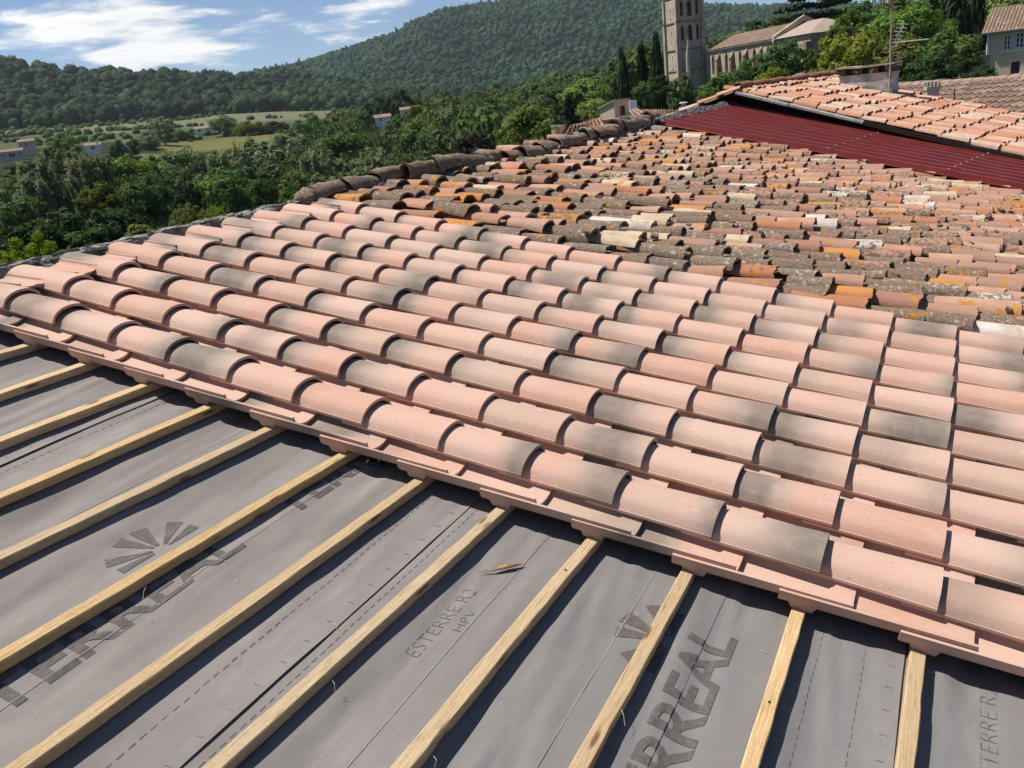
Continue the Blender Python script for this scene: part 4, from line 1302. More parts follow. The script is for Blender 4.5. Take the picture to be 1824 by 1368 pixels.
PO = 0.214
cand = []
rd = random.Random(77)
k = 0
y = 3.225
while y < 11.3:
    off = rd.uniform(-0.10, 0.20)
    x = -0.30 + off
    e = rd.uniform(0.305, 0.345)
    while x < 6.1:
        if y < u_red(x) + 0.12:
            cand.append((x, y + rd.uniform(-.02, .02), rd.gauss(0, .06), rd.gauss(0, .09), rd.gauss(-.005, .026)))
        x += e * rd.uniform(0.78, 1.2)
    y += PO * rd.uniform(0.93, 1.07)
camr = np.array([3.869, -2.516, 1.559])
cand.sort(key=lambda c: (c[0] > 5.1) * 100 + math.dist((c[0], c[1]), camr[:2]))
massV, massF, massR = [], [], []


def to_mass(V, F, loc, rot, r):
    Rm = np.array(Matrix.Rotation(rot[2], 3, 'Z') @ Matrix.Rotation(rot[1], 3, 'Y') @ Matrix.Rotation(rot[0], 3, 'X'))
    n = sum(len(v) for v in massV)
    massV.append(np.asarray(V) @ Rm.T + np.array(loc)); massF.extend([tuple(i + n for i in f) for f in F]); massR.append(np.full(len(V), r))


oldarr = [(np.array([tuple(v.co) for v in me.vertices]), [tuple(p.vertices) for p in me.polygons]) for me in oldm]
for i, (x, y, rz, rx, ry) in enumerate(cand):
    kk = rd.randrange(8)
    z = 0.018 + float(und(x, y)) + rd.uniform(-.006, .008)
    if y < 3.35: z -= 0.03
    loc, rot = (x, y, z + 0.008), (rx, -0.085 + ry, rz)
    if i < 300:
        inst('old_tile', oldm[kk], roof, loc, rot, (rd.uniform(.90, 1.05) * (0.62 if rd.random() < .06 else 1), rd.uniform(.90, 1.15), rd.uniform(.62, 1.05)))
    else:
        to_mass(*oldarr[kk], loc, rot, rd.random())
    if rd.random() < 0.98:
        to_mass(*oldc[i % 3], (x + rd.uniform(-.1, .1), y + PO / 2, z - 0.030), (0, -0.06, rd.uniform(-.03, .03)), rd.random())
mbm = MB(); mbm.v = [tuple(p) for p in np.concatenate(massV)]; mbm.f = massF
me = mbm.mesh('old_tile', M['old_mass'])
a = me.attributes.new('rnd', 'FLOAT', 'POINT'); a.data.foreach_set('value', np.concatenate(massR).astype(np.float32))
smooth_edges(me)
o = link(bpy.data.objects.new('old_tile', me), roof); o['kind'] = 'stuff'
# loose fragments lying on the old tiles
fb = MB()
for i in range(60):
    x, y = rd.uniform(0.2, 5.0), rd.uniform(3.2, 8.5)
    z = 0.085 + float(und(x, y)); s = rd.uniform(.012, .03)
    fb.obox((x, y, z), (s * math.cos(i), s * math.sin(i), 0), (-s * .7 * math.sin(i), s * .7 * math.cos(i), .2 * s), (0, 0, s * .35))
o = fb.build('tile_fragment', M['ridge'], roof); o['kind'] = 'stuff'

# ridge tiles of the old half
rd = random.Random(5)
ridgem = []
for k in range(4):
    mb = barrel(0.54, .100, .128, .096, .122, 0.02, 12, 5, exp=2.0, jag=0.02, seed=k, sag=0.008)
    mb.v = [(x, y + .016 * float(vnoise(x * 8, z * 12 + k, 81)), z + .020 * float(vnoise(x * 10, y * 14 + k, 82))) for x, y, z in mb.v]
    me = mb.mesh('ridge_tile', M['ridge'])
    bm = bmesh.new(); bm.from_mesh(me); bmesh.ops.recalc_face_normals(bm, faces=bm.faces); bm.to_mesh(me); bm.free()
    ridgem.append(smooth_edges(me, 50))
y = 2.98; k = 0
while y < 11.2:
    t = (y - 3.4) / 7.8
    xr = -0.50 + 0.20 * math.sin(t * 3.0) + 0.08 * t
    inst('ridge_tile', ridgem[k % 4], roof, (xr + rd.uniform(-.02, .02), y, 0.045 + 0.07 * t + 0.02 * math.sin(y * 1.7) + rd.uniform(-.008, .012)),
         (rd.uniform(-.08, .08), rd.uniform(-.05, .03), -math.pi / 2 + rd.uniform(-.14, .14) - 0.02), (1, rd.uniform(.85, 1.15) * (.80 + .25 * t), rd.uniform(.8, 1.15) * (.78 + .27 * t)))
    y += rd.uniform(.36, .45); k += 1
# mortar bed under the ridge tiles
b = MB(); us = np.linspace(3.12, 11.3, 150); prof = [(-0.30, -0.14), (-0.20, -0.05), (-0.14, 0.01), (-0.08, 0.04), (0.08, 0.04), (0.14, 0.015), (0.19, -0.03), (0.26, -0.12)]
V = []
for u in us:
    t = (u - 3.4) / 7.8; xr = -0.50 + 0.20 * math.sin(t * 3.0) + 0.08 * t
    for q, (x, z) in enumerate(prof):
        V.append((xr + x + 0.03 * float(vnoise(u * 6, q * 1.7, 91)), u, z + 0.07 * t + 0.025 * float(vnoise(u * 8, q * 1.3, 92))))
b.add(V, [(i * 8 + q, i * 8 + q + 1, (i + 1) * 8 + q + 1, (i + 1) * 8 + q) for i in range(149) for q in range(7)])
b.build('mortar', M['mortar_dark'], roof)
# mortar plug closing the end of the ridge
b = MB(); V = []
for q in range(9):
    for k in range(10):
        a = math.pi * k / 9; t = q / 8
        r = 0.105 * math.sqrt(max(0.0, 1 - (1 - t) ** 2)) + 0.004
        V.append((-0.50 + r * math.cos(a) + .02 * float(vnoise(q * 1.3, k * .9, 14)), 2.80 + 0.14 * t, 0.0 + r * 1.05 * math.sin(a) + .012 * float(vnoise(q * 1.1, k * 1.7, 15))))
b.add(V, [(q * 10 + k, q * 10 + k + 1, (q + 1) * 10 + k + 1, (q + 1) * 10 + k) for q in range(8) for k in range(9)])
b.build('mortar', M['ridge'], roof, True)
# deck under the tiles and the far side of the roof, walls down to the ground
b = MB()
b.box(-0.75, 6.1, -5.1, 11.0, -0.24, -0.155)
b.build('roof_deck', M['shutter'], roof)


def barrel_sheet(L, W, pitch, ex, r, seed=0, h=None, seg=5):
    """rows of half-round tiles with stepped courses; x down slope 0..L, y across 0..W"""
    rd = random.Random(seed); V, F, Rn = [], [], []
    nc, nr = int(W / pitch), int(math.ceil(L / ex)); h = h or r
    for c in range(nc):
        off = rd.uniform(-.04, .04)
        for k in range(nr):
            rn = rd.random(); b0 = len(V)
            for t, g in ((0, .86), (1, 1.0)):
                x = min(k * ex + t * ex * 1.06 + off, L)
                for i in range(seg + 1):
                    a = math.pi * i / seg
                    V.append((x, (c + .5) * pitch - r * g * math.cos(a), h * g * math.sin(a) + (0.0 if t == 0 else 0.016)))
                    Rn.append(rn)
            n = seg + 1
            for i in range(seg):
                F.append((b0 + i, b0 + n + i, b0 + n + i + 1, b0 + i + 1))
    b0 = len(V)
    V += [(0, 0, 0), (L, 0, 0), (L, W, 0), (0, W, 0)]; Rn += [0.2] * 4
    F.append((b0, b0 + 1, b0 + 2, b0 + 3))
    return V, F, Rn


def sheet_obj(name, data, mat, parent, loc=(0, 0, 0), rot=(0, 0, 0)):
    V, F, Rn = data
    mb = MB(); mb.add(V, F)
    me = mb.mesh(name, mat)
    a = me.attributes.new('rnd', 'FLOAT', 'POINT'); a.data.foreach_set('value', np.array(Rn, np.float32))
    o = link(bpy.data.objects.new(name, me), parent)
    o.location = loc; o.rotation_euler = rot
    return o


o = sheet_obj('back_slope', barrel_sheet(5.5, 16.0, 0.25, 0.33, 0.10, 4), M['old_mass'], roof, (-0.60, -5.0, 0.0), (0, 0, 0))
o.rotation_euler = (0, 2 * R_(12.5), math.pi)
o.rotation_euler = (Matrix.Rotation(-SLOPE, 3, 'Y') @ Matrix.Rotation(math.pi, 3, 'Z') @ Matrix.Rotation(R_(13), 3, 'Y')).to_euler()
o.location = (-0.60, 11.0, -0.17)
b = MB()
b.box(-0.55, 5.75, -4.9, 10.6, -11.5, -0.26)
o = b.build('wall', M['plaster'], roof)
o.rotation_euler = (0, -SLOPE, 0)
o.location = (0, 0, -1.25)

# ------------------------------------------------------------------ small things on the work
b = MB()
for s, off in ((1, 0.0), (-1, 0.001)):
    pts = []
    for q in range(13):
        t = q / 12
        w = 0.011 * math.sin(math.pi * min(1, t * 1.05)) ** 0.8 * (1 - 0.25 * t)
        pts.append((t, w))
    V = []
    for t, w in pts:
        x = -0.062 + 0.118 * t
        for kq in range(7):
            a = math.pi * kq / 6
            V.append((x, -w * math.cos(a), 0.004 + 0.7 * w * math.sin(a) + 0.005 * math.sin(t * 2.6) + off))
    b.add(V, [(i * 7 + kq, (i + 1) * 7 + kq, (i + 1) * 7 + kq + 1, i * 7 + kq + 1) for i in range(12) for kq in range(6)])
husk_parts = [('pod', b, M['husk'])]
b2 = MB()
b2.tube([(-0.060, 0, 0.006), (-0.080, 0.002, 0.004), (-0.104, 0.001, 0.003)], [0.0016, 0.0012, 0.0008], 5)
b2.tube([(-0.058, 0.002, 0.006), (-0.082, 0.008, 0.006), (-0.102, 0.010, 0.003)], [0.0014, 0.0011, 0.0007], 5)
Rm = Matrix.Rotation(SLOPE, 3, 'Y')


def roofw(x, y, z):
    return Rm @ Vector((x, y, z))


hp_ = roofw(2.955, -0.385, float(mz(2.955, -0.385)) + 0.004)
husk = empty('dry_leaf', hp_, (Rm @ Matrix.Rotation(0.88, 3, 'Z')).to_euler(), 'curled dry brown leaf lying on the grey membrane', 'leaf')
b.build('blade', M['husk'], husk, True)
b2.build('stalk', M['husk'], husk, True)

cl_ = roofw(2.205, -0.055, float(mz(2.205, -0.055)) + 0.012)
clip = empty('metal_clip', cl_, (0, SLOPE, 0.4), 'small dark metal clip in the shade under the tile edge', 'clip')
b = MB(); b.box(-0.028, 0.028, -0.014, 0.014, -0.012, 0.004)
b.tube([(-0.026, 0, 0.004), (-0.03, 0.0, 0.024), (-0.014, 0, 0.032), (-0.004, 0, 0.012)], 0.004, 6)
b.build('body', M['black'], clip)
b = MB()
b.tube([(0.012, 0, 0.0), (0.02, 0, 0.022), (0.034, 0, 0.018)], 0.0045, 6)
b.tube([(-0.03, -0.012, 0.0), (-0.022, -0.014, 0.014)], 0.004, 6)
b.build('prong', M['steel'], clip)

b = MB(); rd = random.Random(31)
for i in range(22):
    x, y = rd.uniform(2.2, 4.6), rd.uniform(-1.3, -0.15)
    a = rd.random() * 6.28; L = rd.uniform(.008, .03)
    z = float(mz(x, y)) + 0.006
    b.tube([(x, y, z), (x + L * .5 * math.cos(a), y + L * .5 * math.sin(a), z + .003), (x + L * math.cos(a + .4), y + L * math.sin(a + .4), z)], 0.0005, 4)
for i in range(5):
    bi = rd.randrange(6, 12); v = BATT[bi][0] + BW; y = rd.uniform(-1.4, -0.2); L = rd.uniform(.012, .045)
    b.tube([(v - .004, y, btop - .004), (v + .008, y - L * .5, btop - .003), (v + .012 + rd.uniform(-.006, .01), y - L, btop - .02)], 0.0006, 4)
o = b.build('straw', M['straw'])
o.rotation_euler = (0, SLOPE, 0)
tag(o, 'fine pale wood fibres scattered on membrane and battens', 'straw', kind='stuff')

# ------------------------------------------------------------------ red corrugated sheet roof
PSI = R_(14.4)
DV = np.array([math.cos(PSI), -math.sin(PSI), 0]); EV = np.array([math.sin(PSI), math.cos(PSI), 0])
A0 = np.array([-0.06, 10.71, 0.115]); A1 = np.array([-0.06, 10.71, 0]) + DV * 6.4 + np.array([0, 0, 0.115 - 6.4 * math.tan(R_(12.3))])
B0_ = np.array([0.53, 13.16, 0.20]); B1 = np.array([0.53, 13.16, 0]) + DV * 6.4 + np.array([0, 0, 0.20 - 6.4 * math.tan(R_(13.9))])
red = empty('corrugated_roof', A0, (0, 0, 0), 'dark red corrugated sheet roof between the old tiles and the orange roof', 'roof')
seams = [0.0, 2.62, 4.15, 6.4]
NR = 9


def redpt(t, q, dz=0.0):
    s = t / 6.4
    p = (A0 * (1 - s) + A1 * s) * (1 - q) + (B0_ * (1 - s) + B1 * s) * q
    return p + np.array([0, 0, dz]) - A0


prf = [(0, 0), (.30, 0), (.38, 1), (.62, 1), (.70, 0)]
for k in range(3):
    b = MB(); V = []
    qs = [((n + f) / NR, h) for n in range(NR) for f, h in prf] + [(1.0, 0)]
    ts = np.linspace(seams[k] - (0.12 if k else 0), seams[k + 1], 8)
    for t in ts:
        for q, h in qs:
            V.append(redpt(t, q, 0.060 * h + 0.004 * (2 - k)))
    n = len(qs)
    b.add(V, [(i * n + j, (i + 1) * n + j, (i + 1) * n + j + 1, i * n + j + 1) for i in range(7) for j in range(n - 1)])
    b.build('sheet', M['red'], red)
for t in (2.55, 4.08):
    for n in range(NR):
        b = MB(); p = redpt(t, (n + .5) / NR, 0.068)
        b.tube([p, p + np.array([0, 0, .008]), p + np.array([0, 0, .013])], [.011, .011, .007], 6)
        b.build('screw', M['zinc'], red)
b = MB()
rd = random.Random(12)
for n in range(34):
    q = (n + .5) / 34
    p = redpt(-0.03 + rd.uniform(-.02, .02), q, 0.03 + rd.uniform(-.01, .02))
    ax = EV * 0.055; r = rd.uniform(.032, .05)
    b.tube([p - DV * .09 - np.array([0, 0, .05]), p - DV * .03 + np.array([0, 0, r * .6]), p + DV * .04 + np.array([0, 0, r * .4]), p + DV * .09 - np.array([0, 0, .02])], [r * .6, r, r, r * .5], 7)
b.build('closure_strip', M['black'], red, True)

# ------------------------------------------------------------------ neighbour house with orange tiles
SN = R_(16.3)
AP = np.array([0.665, 13.03, 0.46])
nb = empty('neighbour_house', AP, (0, 0, -PSI), 'neighbouring house with orange tiled roof and long grey chimney', 'house')
# house space: x down the right slope (horizontal), y along the ridge, z up
ornm = []
for k in range(4):
    rd = random.Random(300 + k)
    mb = barrel(0.44, .078, .096, .045, .056, 0.014, 8, 1, exp=2.2, jag=0.012, seed=k)
    me = mb.mesh('roof_tile', M['orange'])
    bm = bmesh.new(); bm.from_mesh(me); bmesh.ops.recalc_face_normals(bm, faces=bm.faces); bm.to_mesh(me); bm.free()
    ornm.append(smooth_edges(me))
rd = random.Random(8)
CS, SS = math.cos(SN), math.sin(SN)


def nslope(s, y, w):       # right slope: distance s down, y along, w out
    return (s * CS + w * SS, y, -s * SS + w * CS)


for c in range(20):
    y = -0.16 + 0.205 * c
    for k in range(16):
        s = 0.22 + 0.395 * k + rd.gauss(0, .022)
        inst('roof_tile', ornm[rd.randrange(4)], nb, nslope(s, y + rd.uniform(-.006, .006), 0.018 + rd.uniform(-.006, .012)),
             (rd.gauss(0, .05), SN - 0.045 + rd.gauss(0, .012), rd.gauss(0, .03)), (rd.uniform(.93, 1.05), rd.uniform(.9, 1.08), rd.uniform(.85, 1.2)))
b = MB()
b.poly([nslope(0, -0.24, 0), nslope(6.4, -0.24, 0), nslope(6.4, 4.05, 0), nslope(0, 4.05, 0)])
b.poly([nslope(0, -0.24, -.05), nslope(0, 4.05, -.05), nslope(6.4, 4.05, -.05), nslope(6.4, -0.24, -.05)])
b.build('roof_deck', M['brickdark'], nb)
o = sheet_obj('back_slope', barrel_sheet(3.6, 4.1, 0.215, 0.37, 0.09, 6, 0.055), M['orange_mass'], nb)
o.rotation_euler = (Matrix.Rotation(math.pi, 3, 'Z') @ Matrix.Rotation(R_(15), 3, 'Y')).to_euler(); o.location = (0, 4.0, 0.0)
for k in range(9):            # row of tiles along the left verge
    s = 0.32 + 0.38 * k
    inst('verge_tile', ornm[k % 4], nb, (-s * math.cos(R_(15)), -0.20, -s * math.sin(R_(15)) + 0.02), (0, -R_(15) - .04, math.pi) if False else (Matrix.Rotation(math.pi, 3, 'Z') @ Matrix.Rotation(R_(15) - .05, 3, 'Y')).to_euler())
rm = []
for k in range(3):
    mb = barrel(0.40, .10, .12, .085, .10, .016, 8, 1, jag=.015, seed=k)
    rm.append(smooth_edges(mb.mesh('ridge_tile', mat_simple('ridge_red_%d' % k, [(0.17, 0.07, 0.045), (0.30, 0.13, 0.085)], 14.0))))
for k in range(12):
    inst('ridge_tile', rm[k % 3], nb, (rd.uniform(-.012, .012), 0.28 + 0.33 * k, 0.02 + rd.uniform(-.01, .012)), (0, 0, math.pi / 2 + rd.uniform(-.05, .05)))
# gable wall, fascia, flashing
b = MB()
G = [(-4.0, 0.12, -9.0), (6.0, 0.12, -9.0), (6.0, 0.12, -6.0 * math.tan(SN) - .06), (0, 0.12, -0.06), (-3.6, 0.12, -3.6 * math.tan(R_(15)) - .06), (-4.0, 0.12, -1.2)]
b.poly(G)
b.poly([(p[0], 3.9, p[2]) for p in reversed(G)])
b.poly([(6.0, .12, -9), (6.0, 3.9, -9), (6.0, 3.9, -6 * math.tan(SN) - .06), (6.0, .12, -6 * math.tan(SN) - .06)])
b.poly([(-4.0, 3.9, -9), (-4.0, .12, -9), (-4.0, .12, -1.2), (-4.0, 3.9, -1.2)])
b.build('wall', M['fascia'], nb)  # near-black wall colour has the shade beneath the verge overhang painted in
b = MB()
b.add([nslope(0.0, -0.27, -.005), nslope(6.4, -0.27, -.005), nslope(6.4, -0.27, -.07), nslope(0.0, -0.27, -.07),
       nslope(0.0, -0.24, -.005), nslope(6.4, -0.24, -.005), nslope(6.4, -0.24, -.07), nslope(0.0, -0.24, -.07)],
      [(0, 3, 2, 1), (4, 5, 6, 7), (0, 1, 5, 4), (3, 7, 6, 2), (0, 4, 7, 3), (1, 2, 6, 5)])
b.build('verge_board', M['fascia'], nb)
for s0, s1 in ((0.05, 1.0), (1.02, 2.25)):
    b = MB()
    w = 0.012 if s0 < 3 else 0.006
    b.add([nslope(s0, -0.285, -.01), nslope(s1, -0.285, -.018), nslope(s1, -0.285, -.05), nslope(s0, -0.285, -.045),
           nslope(s0, -0.25, .004), nslope(s1, -0.25, .0), nslope(s1, -0.272, -.05), nslope(s0, -0.272, -.045)],
          [(0, 3, 2, 1), (4, 5, 6, 7), (0, 1, 5, 4), (3, 7, 6, 2), (0, 4, 7, 3), (1, 2, 6, 5)])
    b.build('flashing', M['zinc'], nb)
# chimney: long stack with open sides under a slab
x0, x1, y0, y1 = 0.56, 1.52, 2.86, 3.22
ch = MB()
zb0, zb1 = -x0 * math.tan(SN) - .1, -x1 * math.tan(SN) - .1
ztop = -0.03
ch.add([(x0, y0, zb0), (x1, y0, zb1), (x1, y1, zb1), (x0, y1, zb0), (x0, y0, ztop), (x1, y0, ztop), (x1, y1, ztop), (x0, y1, ztop)],
       [(0, 1, 5, 4), (1, 2, 6, 5), (2, 3, 7, 6), (3, 0, 4, 7), (4, 5, 6, 7)])
chim = ch.build('chimney', M['render_grey'], nb)
b = MB(); b.box(x0 - .015, x1 + .015, y0 - .015, y1 + .015, ztop + .002, ztop + .03)
b.build('collar', M['render_grey'], chim)
for fx in (x0 + .02, x0 + .33, x0 + .62, x1 - .10):
    b = MB(); b.box(fx, fx + .085, y0 + .01, y1 - .01, ztop + .031, ztop + .15)
    b.build('chimney_pier', M['brickdark'], chim)
b = MB()
V = []
for kx in range(9):
    t = kx / 8
    z = ztop + .152 + .012 * float(vnoise(t * 5, 1, 3))
    for (yy, dz) in ((y0 - .05, 0), (y1 + .05, 0), (y1 + .05, .03), (y0 - .05, .03)):
        V.append((x0 - .06 + (x1 - x0 + .10) * t, yy, z + dz))
b.add(V, [(i * 4 + q, i * 4 + (q + 1) % 4, (i + 1) * 4 + (q + 1) % 4, (i + 1) * 4 + q) for i in range(8) for q in range(4)] + [(0, 3, 2, 1), (32, 33, 34, 35)])
b.build('cap_slab', M['slab'], chim)

# aerial on the chimney
Rz = Matrix.Rotation(-PSI, 3, 'Z')
mp = Vector(AP) + Rz @ Vector((x1 - 0.03, y0 - 0.03, zb1))
an = empty('tv_aerial', mp, (0, 0, 0), 'rusty mast with television aerials fixed to the long chimney', 'aerial')
b = MB(); b.tube([(0, 0, 0.08), (0.0, 0, 1.0), (0.012, 0, 2.45)], [.019, .018, .015], 8); b.build('mast', M['mast'], an)


def camright(s, up=0.0, fw=0.0):
    return np.array([RW[0][0], RW[0][1], 0]) * s + np.array([0, 0, up]) + np.array([RW[2][0], RW[2][1], 0]) * fw


b = MB(); b.tube([camright(0.0, 1.03), camright(0.42, 1.03, .2), camright(0.86, 1.02, .45)], .010, 6); b.build('boom', M['steel'], an)
for i in range(13):
    t = 0.10 + i * 0.06
    c = camright(t, 1.03, t * .5)
    b = MB(); b.tube([c - camright(-.02, 0, .065), c + camright(-.02, 0, .065)], .006, 5); b.build('element', M['steel'], an)
b = MB(); b.tube([camright(0.06, 1.02, 0), camright(0.21, 1.30, -.02)], .009, 6); b.build('boom', M['steel'], an)
for i in range(6):
    t = i / 5
    c = camright(.05 + .17 * t, 1.02 + .30 * t)
    b = MB(); b.tube([c - camright(.09, -.012), c + camright(.09, -.012)], .0065, 5); b.build('element', M['steel'], an)
for i in range(5):
    c = camright(.12, .86 - .055 * i)
    b = MB(); b.tube([c - camright(.10, 0), c + camright(.10, .008)], .006, 5); b.build('reflector', M['mast'], an)
b = MB(); b.tube([camright(0.0, 1.74), camright(-.2, 1.72), camright(-.32, 1.70)], .009, 6); b.build('boom', M['steel'], an)
for i in range(5):
    c = camright(-.12 - .05 * i, 1.72)
    b = MB(); b.tube([c - camright(0, .06), c + camright(.015, .06)], .006, 5); b.build('element', M['steel'], an)
b = MB(); b.tube([camright(-.06, 1.70), camright(-.05, 1.84)], [.05, .035], 8); b.build('amplifier', M['zinc'], an)
b = MB(); b.tube([camright(.02, 1.0, .0), camright(-.035, .5, .02), camright(.03, .3, -.02), camright(-.03, .12, .02)], .006, 5); b.build('cable', M['black'], an)


# ------------------------------------------------------------------ walls with openings
def arch(x0, x1, z0, z1, point=True, n=6):
    """outline of a pointed or round opening, counter-clockwise"""
    w = x1 - x0; r = w if point else w / 2
    pts = [(x0, z0), (x1, z0)]
    if point:
        zs = z1 - w * math.sqrt(3) / 2
        for i in range(n + 1):
            a = math.pi / 3 * i / n
            pts.append((x0 + w * math.cos(a), zs + w * math.sin(a)))
        for i in range(1, n + 1):
            a = math.pi * 2 / 3 + math.pi / 3 * i / n
            pts.append((x1 + w * math.cos(a), zs + w * math.sin(a)))
    else:
        zs = z1 - r
        for i in range(2 * n + 1):
            a = math.pi * i / (2 * n)
            pts.append(((x0 + x1) / 2 + r * math.cos(a), zs + r * math.sin(a)))
    return pts


def rect(x0, x1, z0, z1):
    return [(x0, z0), (x1, z0), (x1, z1), (x0, z1)]


def pierced(mb, outline, holes, to3, depth):
    """wall face with recessed openings; to3(x,z,d) maps to space, d = depth into the wall"""
    loops = [[Vector((x, z, 0)) for x, z in outline]] + [[Vector((x, z, 0)) for x, z in h] for h in holes]
    flat = [v for l in loops for v in l]
    b0 = len(mb.v)
    mb.v += [tuple(to3(v.x, v.y, 0)) for v in flat]
    for t in tessellate_polygon(loops):
        mb.f.append(tuple(b0 + i for i in t))
    for h in holes:
        n = len(h)
        for i in range(n):
            (xa, za), (xb, zb) = h[i], h[(i + 1) % n]
            mb.poly([to3(xa, za, 0), to3(xb, zb, 0), to3(xb, zb, depth), to3(xa, za, depth)])


def fixn(o):
    bm = bmesh.new(); bm.from_mesh(o.data); bmesh.ops.recalc_face_normals(bm, faces=bm.faces); bm.to_mesh(o.data); bm.free()
    return o


def window(parent, h, to3, depth, frame=True, glass='glass', bars=(1, 1), name='window', fmat='paint', fw=0.06):
    mb = MB(); mb.poly([to3(x, z, depth * 0.98) for x, z in h])
    o = mb.build(name, M[glass], parent)
    if frame:
        xs = [p[0] for p in h]; zs = [p[1] for p in h]
        xa, xb, za, zb = min(xs), max(xs), min(zs), max(zs)
        mb = MB()

        def bar(x0, x1, z0, z1):
            V = [to3(x, z, d) for d in (depth * .7, depth * .95) for z in (z0, z1) for x in (x0, x1)]
            mb.add(V, [(0, 2, 3, 1), (4, 5, 7, 6), (0, 1, 5, 4), (2, 6, 7, 3), (0, 4, 6, 2), (1, 3, 7, 5)])
        bar(xa, xa + fw, za, zb); bar(xb - fw, xb, za, zb); bar(xa + fw, xb - fw, za, za + fw); bar(xa + fw, xb - fw, zb - fw, zb)
        nx, nz = bars
        for i in range(1, nx + 1):
            x = xa + (xb - xa) * i / (nx + 1); bar(x - fw * .5, x + fw * .5, za + fw, zb - fw)
        for i in range(1, nz + 1):
            z = za + (zb - za) * i / (nz + 1); bar(xa + fw, xb - fw, z - fw * .3, z + fw * .3)
        mb.build('frame', M[fmat], o)
    return o


# ------------------------------------------------------------------ church
ca_ = math.atan2(-0.74, 0.673)
chu = empty('church', (-33.4, 142.7, 0), (0, 0, ca_), 'pale stone church with square bell tower and tiled nave roof among trees', 'church')
# church space: x from tower to choir, -y towards us on the lit side
NL, NWd, ZE, ZR, ZG = 19.6, 9.0, 5.05, 6.85, -4.0
side = lambda x, z, d: (x, d, z)
nave_win = [arch(x - .42, x + .42, 1.3, 4.2) for x in (2.1, 6.3, 10.4, 14.4, 18.0)]
mb = MB()
pierced(mb, rect(0, NL, ZG, ZE), nave_win, side, 0.45)
mb.poly([(0, NWd, ZG), (0, 0, ZG), (0, 0, ZE), (0, NWd / 2, ZR), (0, NWd, ZE)])
mb.poly([(NL, NWd, ZG), (0, NWd, ZG), (0, NWd, ZE), (NL, NWd, ZE)])
mb.build('nave_wall', M['stone'], chu)
for h in nave_win:
    window(chu, h, side, 0.45, False)
for x in (4.2, 8.4, 12.4, 16.3):
    b = MB()
    b.add([(x - .28, -.6, ZG), (x + .28, -.6, ZG), (x + .28, -.002, ZG), (x - .28, -.002, ZG), (x - .28, -.6, 3.4), (x + .28, -.6, 3.4), (x + .28, -.002, 4.3), (x - .28, -.002, 4.3)],
          [(0, 1, 5, 4), (1, 2, 6, 5), (3, 0, 4, 7), (4, 5, 6, 7)])
    b.box(x - .34, x + .34, -.68, -.05, 3.2, 3.35)
    b.build('buttress', M['stone_dark'], chu)
b = MB(); b.box(-.1, NL + .02, -.28, -.003, ZE - .28, ZE - .02); b.build('cornice', M['stone'], chu)
ang = math.atan2(ZR - ZE, NWd / 2)
Ls = math.hypot(ZR - ZE, NWd / 2) + 0.35


def church_slope(name, L, W, org, yaw, pitch_, mat='brown_tile'):
    o = sheet_obj(name, barrel_sheet(L, W, 0.32, 0.5, 0.13, int(W * 10), 0.09, 4), M[mat], chu)
    o.rotation_euler = (Matrix.Rotation(yaw, 3, 'Z') @ Matrix.Rotation(pitch_, 3, 'Y')).to_euler(); o.location = org
    return o


church_slope('nave_roof', Ls, NL, (0, NWd / 2, ZR), -math.pi / 2, ang)
church_slope('nave_roof', Ls, NL, (NL, NWd / 2, ZR), math.pi / 2, ang)
# parapet gable between nave and choir with a cross
b = MB()
for ya, za, yb, zb in ((-.35, ZE - .05, NWd / 2, ZR + .55), (NWd + .35, ZE - .05, NWd / 2, ZR + .55)):
    b.add([(NL, ya, za - .5), (NL + .5, ya, za - .5), (NL + .5, yb, zb - .5), (NL, yb, zb - .5), (NL, ya, za + .25), (NL + .5, ya, za + .25), (NL + .5, yb, zb + .25), (NL, yb, zb + .25)],
          [(0, 1, 5, 4), (1, 2, 6, 5), (2, 3, 7, 6), (3, 0, 4, 7), (4, 5, 6, 7)])
pg = b.build('parapet_gable', M['stone'], chu)
b = MB(); b.box(NL + .2, NL + .36, NWd / 2 - .07, NWd / 2 + .07, ZR + .75, ZR + 1.65); b.box(NL + .21, NL + .35, NWd / 2 - .3, NWd / 2 + .3, ZR + 1.2, ZR + 1.34)
b.build('cross', M['stone_dark'], pg)
# choir, slightly wider, hipped end
CX0, CX1, CY0, CY1, CE, CR_ = NL + .5, 28.2, -.05, 9.6, 4.85, 6.75
mb = MB()
cw = arch(23.2, 24.6, 1.0, 4.0)
pierced(mb, rect(CX0, CX1, ZG, CE), [cw], lambda x, z, d: (x, CY0 + d, z), .5)
ew = arch(1.4, 3.0, 0.8, 4.1)
to_end = lambda y, z, d: (CX1 - d, CY0 + y, z)
pierced(mb, rect(0, CY1 - CY0, ZG, CE), [ew], to_end, .5)
mb.poly([(CX1, CY1, ZG), (CX0, CY1, ZG), (CX0, CY1, CE), (CX1, CY1, CE)])
mb.build('choir_wall', M['stone'], chu)
for h, f in ((cw, lambda x, z, d: (x, CY0 + d, z)), (ew, to_end)):
    w_ = window(chu, h, f, .5, False)
    xs = [p[0] for p in h]; xm = (min(xs) + max(xs)) / 2; wd = (max(xs) - min(xs))
    mb = MB()

    def mul(x0, x1, z0, z1):
        V = [f(x, z, d) for d in (.25, .4) for z in (z0, z1) for x in (x0, x1)]
        mb.add(V, [(0, 2, 3, 1), (4, 5, 7, 6), (0, 1, 5, 4), (2, 6, 7, 3), (0, 4, 6, 2), (1, 3, 7, 5)])
    mul(xm - .06, xm + .06, min(p[1] for p in h), max(p[1] for p in h) - .35)
    mul(min(xs), max(xs), 2.65, 2.78)
    mb.build('tracery', M['stone'], w_)
